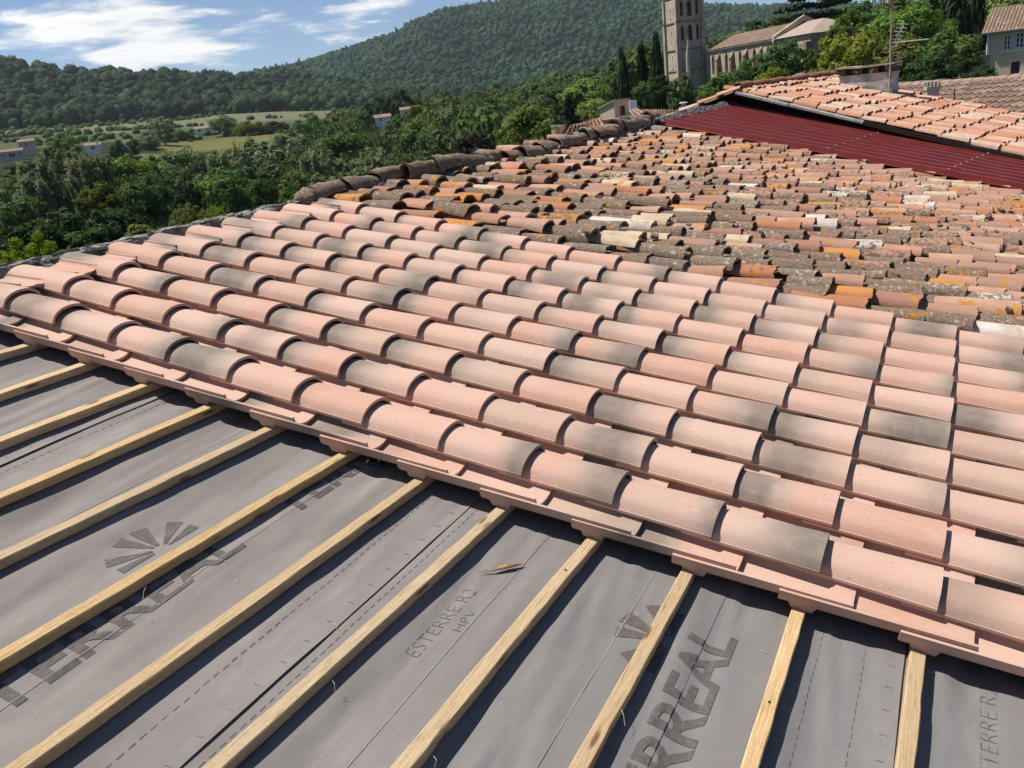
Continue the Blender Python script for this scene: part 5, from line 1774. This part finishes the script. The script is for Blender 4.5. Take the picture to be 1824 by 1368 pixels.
for (bx, by, sx, sy) in ((CX1 - .1, CY0 - .5, .8, .7), (CX1 + .3, CY0 + 4.9, .7, .5)):
    b = MB(); b.box(bx - sx / 2, bx + sx / 2, by - sy / 2, by + sy / 2, ZG, 3.9)
    b.build('buttress', M['stone_dark'], chu)
cym = (CY0 + CY1) / 2
o_ = .35
rv = [(CX0, CY0 - o_, CE), (CX1 + o_, CY0 - o_, CE), (CX1 + o_, CY1 + o_, CE), (CX0, CY1 + o_, CE), (CX0, cym, CR_), (CX1 - 4.2, cym, CR_)]
b = MB(); b.add(rv, [(0, 1, 5, 4), (1, 2, 5), (2, 3, 4, 5), (0, 3, 2, 1)])
me = b.mesh('choir_roof', mat_simple('choir_tiles', [(0.26, 0.19, 0.15), (0.36, 0.275, 0.22), (0.44, 0.35, 0.29)], 3.2, 6.0, 0.9, 8.0, 0.9, 0.08))
link(bpy.data.objects.new('choir_roof', me), chu)
# tower
TX0, TX1, TY0, TY1, TZT = -6.4, -2.0, -3.85, 0.55, 14.2
W = TX1 - TX0
to_a = lambda y, z, d: (TX1 - d, TY0 + y, z)
to_n = lambda x, z, d: (TX0 + x, TY0 + d, z)
ups = []
for z0, z1 in ((10.6, 12.9), (6.9, 9.3)):
    ups += [arch(.62, 1.12, z0, z1 - .1), arch(1.75, 2.65, z0 - .1, z1), arch(3.28, 3.78, z0, z1 - .1)]
slit = [rect(2.1, 2.3, z, z + .55) for z in (11.4, 10.0, 8.0, 6.4, 4.3, 2.4)]
mb = MB()
pierced(mb, rect(0, W, ZG, TZT), ups, to_a, .6)
pierced(mb, rect(0, W, ZG, TZT), slit, to_n, .4)
mb.poly([(TX0, TY1, ZG), (TX0, TY0, ZG), (TX0, TY0, TZT), (TX0, TY1, TZT)])
mb.poly([(TX1, TY1, ZG), (TX0, TY1, ZG), (TX0, TY1, TZT), (TX1, TY1, TZT)])
mb.poly([(TX0, TY0, TZT), (TX1, TY0, TZT), (TX1, TY1, TZT), (TX0, TY1, TZT)])
tw = mb.build('bell_tower', M['stone'], chu)
for h in ups: window(tw, h, to_a, .6, False, name='belfry_opening')
for h in slit: window(tw, h, to_n, .4, False, name='slit_window')
for z in (9.65, 5.55, 2.4, 13.4):
    b = MB(); b.box(TX0 - .12, TX1 + .12, TY0 - .12, TY1 + .12, z, z + .2); b.build('string_course', M['stone_dark'], tw)
for (bx, by) in ((TX1, TY0), (TX0, TY0), (TX1, TY1)):
    b = MB(); b.box(bx - .32, bx + .32, by - .32, by + .32, ZG, 9.6); b.box(bx - .26, bx + .26, by - .26, by + .26, 9.9, 13.3)
    b.build('corner_buttress', M['stone'], tw)
for i in range(5):
    for (ax, ay) in ((0, 1), (1, 0)):
        b = MB(); t = i / 4
        px = TX1 if ax == 0 else TX0 + W * t; py = TY0 + W * t if ax == 0 else TY0
        b.box(px - .3, px + .3, py - .3, py + .3, TZT + .003, TZT + .8); b.build('merlon', M['stone_dark'], tw)
b = MB(); b.box(-2.0 + .002, 0.0, .6, 8.2, ZG, 4.2); b.build('porch', M['stone_dark'], chu)
# bleached trunk in front of the tower
p0 = at(1229, 185, 118); gz = float(ground_z(p0[0], p0[1]))
dt = empty('dead_tree', (p0[0], p0[1], gz), (0, 0, 0), 'bleached bare trunk with one fork in front of the church tower', 'tree')
zt = at(1229, 68, 118)[2] - gz
b = MB(); b.tube([(0, 0, -.5), (.05, 0, zt * .4), (-.05, 0, zt * .75), (.12, 0, zt)], [.36, .30, .22, .06], 7); b.build('trunk', M['deadwood'], dt)
b = MB(); b.tube([(.05, 0, zt * .30), (.75, 0, zt * .46), (1.35, 0, zt * .62)], [.16, .12, .05], 6); b.build('limb', M['deadwood'], dt)


# ------------------------------------------------------------------ plain houses
def house(name, x, ybase, D, w, dp, eave, rise, yaw, wall, rooft, label, wins=(), zbase=None, over=.3, group=None, shut=None, chim=False, pitch=.3):
    """gabled house: front wall faces the camera side (-y), ridge along x. wins: (x0,x1,z0,z1) on the front; given in metres from the left bottom"""
    p = at(x, ybase, D)
    zb = p[2] if zbase is None else zbase
    h = empty(name, (p[0], p[1], zb), (0, 0, yaw), label, 'house', group)
    hw = w / 2
    f = lambda xx, z, d: (xx - hw, d, z)
    mb = MB(); holes = [rect(*q) for q in wins]
    pierced(mb, rect(0, w, -6, eave), holes, f, .18)
    for sx in (-1, 1):
        mb.poly([(sx * hw, 0, -6), (sx * hw, dp, -6), (sx * hw, dp, eave), (sx * hw, dp / 2, eave + rise), (sx * hw, 0, eave)])
    mb.poly([(-hw, dp, -6), (hw, dp, -6), (hw, dp, eave), (-hw, dp, eave)])
    mb.build('wall', M[wall], h)
    for q in holes:
        window(h, q, f, .18, True, fw=.09, bars=(1, 0))
    an_ = math.atan2(rise, dp / 2); L = math.hypot(rise, dp / 2) + over
    for s in (0, 1):
        o = sheet_obj('roof_slope', barrel_sheet(L, w + 2 * over, pitch, .42, pitch * .42, s + int(x), pitch * .3, 4), M[rooft], h)
        o.rotation_euler = (Matrix.Rotation(-math.pi / 2 if s == 0 else math.pi / 2, 3, 'Z') @ Matrix.Rotation(an_, 3, 'Y')).to_euler()
        o.location = (-hw - over if s == 0 else hw + over, dp / 2, eave + rise + .03)
    if chim:
        b = MB(); b.box(hw * .4, hw * .4 + .7, dp * .3, dp * .3 + .7, eave, eave + rise + .9); b.build('chimney', M[wall], h)
    return h


# valley houses
house('villa', 48, 262, 400, 5.6, 5, 2.2, 0.8, 0.85, 'cream', 'village_tile', 'cream villa at the left edge of the valley, upper of two wings', [(.6, 1.3, .5, 1.5), (2.2, 3.2, .3, 1.6), (4.1, 4.8, .5, 1.5)])
house('villa', 22, 281, 375, 7.6, 5, 2.3, 0.8, 0.85, 'cream', 'village_tile', 'lower wing of the cream villa with dark terrace openings', [(.7, 1.6, .5, 1.5), (2.8, 5.0, .2, 1.6), (5.9, 6.8, .6, 1.5)])
house('white_house', 168, 270, 375, 5.4, 4.5, 2.4, 0.8, 0.9, 'white', 'village_tile', 'white house with pink roof beside small dark trees', [(1.8, 3.4, .8, 1.9)], chim=True)
house('grey_house', 224, 270, 372, 3.4, 5, 2.8, 1.2, 0.5, 'bluewhite', 'brown_tile', 'narrow blue-grey gabled house right of the white one', [(.9, 2.0, .8, 2.0)])
house('farm_building', 365, 236, 500, 10, 6, 2.2, 1.2, 0.7, 'white', 'village_tile', 'low farm building with white front in the pale field', [(1.6, 3.2, .5, 1.7), (6, 7.3, .5, 1.7)])
house('farmhouse', 836, 208, 430, 7.5, 8, 6.6, 1.4, 0.7, 'white', 'village_tile', 'tall white farmhouse above the willow', [(1.6, 2.8, 3.6, 5.2), (4.6, 5.6, 3.6, 5.2)])
house('barn', 858, 206, 438, 6, 5, 3.9, 1.0, 0.7, 'cream', 'village_tile', 'low barn joined right of the tall white farmhouse', [(2, 4, .5, 2.6)])
house('cottage', 727, 208, 330, 5, 4, 2.6, .8, 0.6, 'white', 'village_tile', 'small white gable among dark trees, right of the lower one', [(1.5, 2.5, .8, 1.9)])
house('cottage', 683, 219, 320, 5.5, 4, 2.0, .9, 0.6, 'white', 'village_tile', 'small white roofed cottage between the two tall dark trees', [(1.5, 2.5, .7, 1.6)])
house('cottage', 776, 214, 380, 5, 5, 3.8, .9, 0.7, 'cream', 'village_tile', 'half hidden cream cottage left of the tall white farmhouse', [(1.5, 2.5, 1.6, 2.8)])

# village roofs just beyond our ridge
def patch_house(label, cor, mat, wall='cream', pitch=.22):
    """small building known by its roof: four roof corners top-left, top-right, bottom-right, bottom-left"""
    P4 = [at(*c) for c in cor]
    o_ = P4[0].copy()
    h = empty('village_house', o_, (0, 0, 0), label, 'house')
    A, B, C, D_ = [p - o_ for p in P4]
    W = np.linalg.norm(B - A); L = np.linalg.norm(D_ - A)
    nc, nl = max(int(W / pitch), 4), max(int(L / .36), 3)
    nrm = np.cross(D_ - A, B - A); nrm /= np.linalg.norm(nrm); nrm *= np.sign(nrm[2])
    V, F, Rn = [], [], []
    rd = random.Random(int(cor[0][0]))
    for c in range(nc):
        for k in range(nl):
            rn = rd.random(); b0 = len(V)
            for t in (0, 1):
                for q in range(6):
                    a = math.pi * q / 5
                    sx = (c + .5 - .5 * math.cos(a)) / nc; sy = min((k + t * 1.05) / nl, 1.0)
                    p = (A * (1 - sx) + B * sx) * (1 - sy) + (D_ * (1 - sx) + C * sx) * sy
                    V.append(p + nrm * (pitch * .36 * math.sin(a) * (.86 + .14 * t) + .018 * t)); Rn.append(rn)
            F += [(b0 + q, b0 + q + 1, b0 + 7 + q, b0 + 6 + q) for q in range(5)]
    sheet_obj('roof_slope', (V, F, Rn), M[mat], h)
    mb = MB(); R4 = [A, B, C, D_]
    for q in range(4):
        p, r_ = R4[q], R4[(q + 1) % 4]
        dz = np.array([0, 0, -3.5])
        mb.poly([p, p + dz, r_ + dz, r_])
    mb.poly([p - nrm * .01 for p in R4])
    mb.build('wall', M[wall], h)
    return h


patch_house('low brown tiled roof just behind the lichen ridge tiles', [(948, 253, 19.5), (1034, 246, 21), (1075, 262, 17), (890, 293, 15.5)], 'village_tile')
patch_house('pale tiled roof left of the beige dormer', [(1013, 227, 31), (1070, 211, 33), (1085, 234, 28), (1001, 245, 27)], 'orange_mass')
patch_house('small brown roof right of the beige dormer', [(1110, 201, 38), (1135, 195, 39), (1180, 214, 34), (1108, 224, 34)], 'village_tile')
patch_house('low pink tiled roof behind the corrugated roof corner', [(1133, 197, 46), (1222, 196, 49), (1212, 216, 40), (1160, 214, 40)], 'orange_mass')
p = at(1083, 222, 36)
dm = empty('dormer', p, (0, 0, -0.45), 'beige box dormer with one dark window above the village roofs', 'dormer')
f = lambda x, z, d: (x - .42, d, z)
hole = rect(.50, .74, .28, .66)
g_ = lambda y, z, d: (.42 - d, y, z)
mb = MB()
mb.add([(-.42, 0, -1), (.42, 0, -1), (.42, .8, -1), (-.42, .8, -1), (-.42, 0, .62), (.42, 0, .86), (.42, .8, .86), (-.42, .8, .62)], [(0, 1, 5, 4), (2, 3, 7, 6), (3, 0, 4, 7)])
pierced(mb, [(0, -1), (.8, -1), (.8, .86), (0, .86)], [rect(.3, .6, .3, .66)], g_, .08)
mb.build('wall', M['plaster'], dm)
window(dm, rect(.3, .6, .3, .66), g_, .08, True, fw=.03, bars=(0, 0), fmat='shutter')
b = MB(); b.add([(-.50, -.06, .61), (.50, -.06, .875), (.50, .86, .875), (-.50, .86, .61), (-.50, -.06, .65), (.50, -.06, .915), (.50, .86, .915), (-.50, .86, .65)],
                [(0, 2, 1), (0, 3, 2), (4, 5, 6, 7), (0, 1, 5, 4), (1, 2, 6, 5), (2, 3, 7, 6), (3, 0, 4, 7)])
b.build('roof', M['slab'], dm)
p = at(1078, 232, 33)
b = MB(); b.obox((0, 0, -.35), (1.15, 0, 0), (0, .12, 0), (0, 0, .62))
o = b.build('parapet_wall', M['cream'], None); o.location = p + np.array([0, 0, .1]); o.rotation_euler = (0, -.05, .25)
tag(o, 'beige parapet wall below the box dormer', 'wall', kind='thing')
for x, lab in ((991, 'left of two slim pale chimneys behind the ridge'), (1001, 'right of two slim pale chimneys behind the ridge')):
    p = at(x, 250, 29)
    c = empty('chimney_stack', p, (0, 0, -.3), lab, 'chimney')
    b = MB(); b.box(-.07, .07, -.12, .12, -.6, .42); b.build('stack', M['plaster'], c)
    b = MB(); b.box(-.09, .09, -.14, .14, .422, .47); b.build('cap', M['slab'], c)
p = at(1119, 196, 48)
c = empty('water_tank', p, (0, 0, -.3), 'blue-white metal tank in front of the dark rounded trees', 'tank')
b = MB(); b.box(-.36, .36, -.3, .3, -.8, .46); b.build('body', M['bluewhite'], c)
b = MB(); b.tube([(.05, -.32, -.3), (.05, -.32, .12)], .04, 6); b.build('pipe', M['black'], c)
p = at(1218, 200, 40)
c = empty('chimney_stack', p, (0, 0, -.2), 'short chimney with metal cowl left of the orange verge', 'chimney')
b = MB(); b.box(-.16, .16, -.16, .16, -.8, .22); b.build('stack', M['plaster'], c)
b = MB(); b.tube([(0, 0, .2), (0, 0, .38)], .11, 8); b.tube([(0, 0, .38), (0, 0, .43)], [.2, .14], 8); b.build('cowl', M['zinc'], c)
p = at(1430, 152, 24)
c = empty('chimney_pot', p, (0, 0, 0), 'short cream pipe standing behind the orange roof ridge', 'chimney')
b = MB(); b.tube([(0, 0, -.6), (0, 0, .19), (0, 0, .22)], [.055, .05, .04], 10); b.build('pipe', M['cream'], c)
b = MB(); b.tube([(0, 0, -.1), (0, 0, -.02)], .08, 10); b.build('collar', M['zinc'], c)
for i, (x, y, h) in enumerate(((893, 283, .35), (761, 300, .28))):
    p = at(x, y, 14)
    c = empty('vent_pipe', p, (0, 0, 0), ['thin grey stub pipe behind the ridge tiles near the brown roof', 'thin grey stub pipe behind the ridge tiles near the light green treetop'][i], 'pipe')
    b = MB(); b.tube([(0, 0, -.5), (0, 0, h * .5)], .018, 6); b.build('pipe', M['slab'], c)
    b = MB(); b.tube([(0, 0, h * .5), (0, 0, h * .5 + .02)], .024, 6); b.build('cap', M['zinc'], c)

# ------------------------------------------------------------------ brown roofed house on the right
pr = at(1824, 141, 34.0); pl_ = at(1610, 170, 34 * 1.12)
yawB = math.atan2(pl_[1] - pr[1], pl_[0] - pr[0]) + math.pi
bh = empty('old_house', pr, (0, 0, yawB), 'house with weathered brown ribbed tile roof behind the orange one', 'house')
o = sheet_obj('roof_slope', barrel_sheet(9.5, 15.5, 0.30, .42, .125, 9, .14, 6), M['brown_tile'], bh)
o.rotation_euler = (Matrix.Rotation(-math.pi / 2, 3, 'Z') @ Matrix.Rotation(R_(17), 3, 'Y')).to_euler()
o.location = (-9.0, 0, -.02)
o = sheet_obj('roof_slope', barrel_sheet(5.5, 15.5, 0.27, .42, .115, 10, .10, 5), M['brown_tile'], bh)
o.rotation_euler = (Matrix.Rotation(math.pi / 2, 3, 'Z') @ Matrix.Rotation(R_(17), 3, 'Y')).to_euler()
o.location = (6.5, 0, -.02)
for k in range(30):
    b = barrel(.52, .12, .14, .10, .12, .02, 6, 1, seed=k)
    if k == 0:
        brm = b.mesh('ridge_tile', M['village_tile'])
    inst('ridge_tile', brm, bh, (-8.6 + .5 * k, 0, .05), (0, 0, 0))
b = MB(); b.poly([(-8.9, -8.8, -9), (6.3, -8.8, -9), (6.3, -8.8, -2.75), (-8.9, -8.8, -2.75)]); b.poly([(-8.9, 5, -9), (-8.9, -8.8, -9), (-8.9, -8.8, -2.75), (-8.9, 0, -.1), (-8.9, 5, -1.6)])
b.build('wall', M['plaster'], bh)
p = at(1659, 182, 31)
c = empty('chimney_stack', p, (0, 0, .3), 'small grey chimney with crenellated top on the brown roof', 'chimney')
b = MB(); b.box(-.17, .17, -.17, .17, -.9, .36); b.build('stack', M['zinc'], c)
b = MB(); b.box(-.20, .20, -.20, .20, .362, .46); b.build('collar', M['slab'], c)
for i in range(4):
    for j in (0, 1):
        b = MB(); x = -.16 + .107 * i; b.box(x - .025, x + .025, -.18 if j else .13, -.13 if j else .18, .462, .60); b.build('prong', M['slab'], c)
p = at(1699, 192, 30)
c = empty('roof_rod', p, (0, 0, 0), 'thin dark T-shaped rod standing on the brown roof', 'rod')
b = MB(); b.tube([(0, 0, -.4), (0, 0, .52)], .022, 6); b.build('post', M['black'], c)
b = MB(); b.tube([camright(-.28, .46), camright(.62, .60)], .012, 5); b.build('arm', M['mast'], c)
p0, p1 = at(1583, 152, 44), at(1680, 144, 41)
wl = empty('garden_wall', (p0 + p1) / 2, (0, 0, math.atan2(p1[1] - p0[1], p1[0] - p0[0])), 'rough rendered wall behind the small crenellated chimney', 'wall')
ln = math.dist(p0, p1) / 2
b = MB(); b.box(-ln, ln, -.2, .2, -3, -.05); b.build('wall_body', M['roughwall'], wl)
for i in range(9):
    b = MB(); w = 2 * ln / 9; b.box(-ln + i * w + .01, -ln + (i + 1) * w - .01, -.24, .24, -.048 + .012 * (i % 2), .05 + .015 * (i % 3)); b.build('coping_stone', M['slab'], wl)

# ------------------------------------------------------------------ beige house at the right edge
pc = at(1757, 84, 84)
bg_ = empty('beige_house', (pc[0], pc[1], CAM[2]), (0, 0, -0.16), 'beige rendered house with white windows at the right edge', 'house')
k84 = depth_of(pc) / FPX
fr = lambda x, z, d: (x, d, z)
wins = [(1.18, 1.72, -.42, .78), (2.02, 2.62, -.36, .86)]
low = [(1.75, 2.5, -2.3, -1.25), (2.95, 3.7, -2.3, -1.2), (4.2, 4.95, -2.25, -1.15)]
mb = MB()
holes = [rect(*q) for q in wins + low]
pierced(mb, rect(0, 9, -6, 1.05), holes, fr, .16)
mb.poly([(0, 8, -6), (0, 0, -6), (0, 0, 1.05), (0, 8, 1.05)])
mb.build('wall', M['plaster'], bg_)
for q in holes[:2]:
    window(bg_, q, fr, .16, True, fw=.09, bars=(1, 2))
for q in holes[2:]:
    w_ = window(bg_, q, fr, .16, True, fw=.07, bars=(0, 0))
b = MB(); b.box(.95, 2.85, -.14, -.003, -.56, -.45); b.build('sill', M['paint'], bg_)
b = MB(); b.box(2.4, 9, -.9, -.003, -3.05, -2.9); b.build('ledge', M['paint'], bg_)
for i in range(3):
    b = MB(); x = 1.78 + 1.22 * i; b.box(x, x + .66, -.2, -.05, -2.85, -2.35); b.build('window_box', M['white'], bg_)
b = MB(); b.tube([(.08, -.1, -6), (.08, -.1, .95)], .075, 8); b.build('drainpipe', M['paint'], bg_)
b = MB(); b.box(-.35, 9, -.36, -.30, .98, 1.12); b.build('gutter', M['zinc'], bg_)
hr = math.atan2(1.9, 4.0)
o = sheet_obj('roof_slope', barrel_sheet(4.9, 9.5, .26, .4, .11, 3, .08, 4), M['brown_tile'], bg_)
o.rotation_euler = (Matrix.Rotation(-math.pi / 2, 3, 'Z') @ Matrix.Rotation(R_(24), 3, 'Y')).to_euler(); o.location = (-.4, 4.1, 3.0)
b = MB(); b.poly([(-.4, -.35, 1.1), (-.4, 8.3, 1.1), (-.4, 4.1, 2.98)]); b.build('gable', M['plaster'], bg_)
# bits of masonry between the trees
for x, y, D, lab in ((1735, 118, 70, 'low stone wall left of the beige house'),):
    p = at(x, y, D)
    wl = empty('stone_wall', p, (0, 0, .2), lab, 'wall')
    b = MB(); b.box(-.9, .9, -.2, .2, -2, .55); b.build('wall_body', M['roughwall'], wl)
    for i in range(4):
        b = MB(); b.box(-.9 + .45 * i + .01, -.46 + .45 * i, -.24, .24, .552, .66); b.build('coping_stone', M['slab'], wl)

# ------------------------------------------------------------------ haze
b = MB(); b.box(-5200, 5200, -5200, 5200, -60, 420)
hz = b.build('haze', None)
m = bpy.data.materials.new('haze'); m.use_nodes = True; nt = m.node_tree; nt.nodes.clear()
pv = nd(nt, 'VolumePrincipled', {'Color': (0.80, 0.90, 1.0), 'Density': 0.000055, 'Anisotropy': 0.2})
oo = nd(nt, 'OutputMaterial'); nt.links.new(pv.outputs[0], oo.inputs['Volume'])
hz.data.materials.append(m)
tag(hz, 'thin blue haze over the valley', 'haze', kind='stuff')
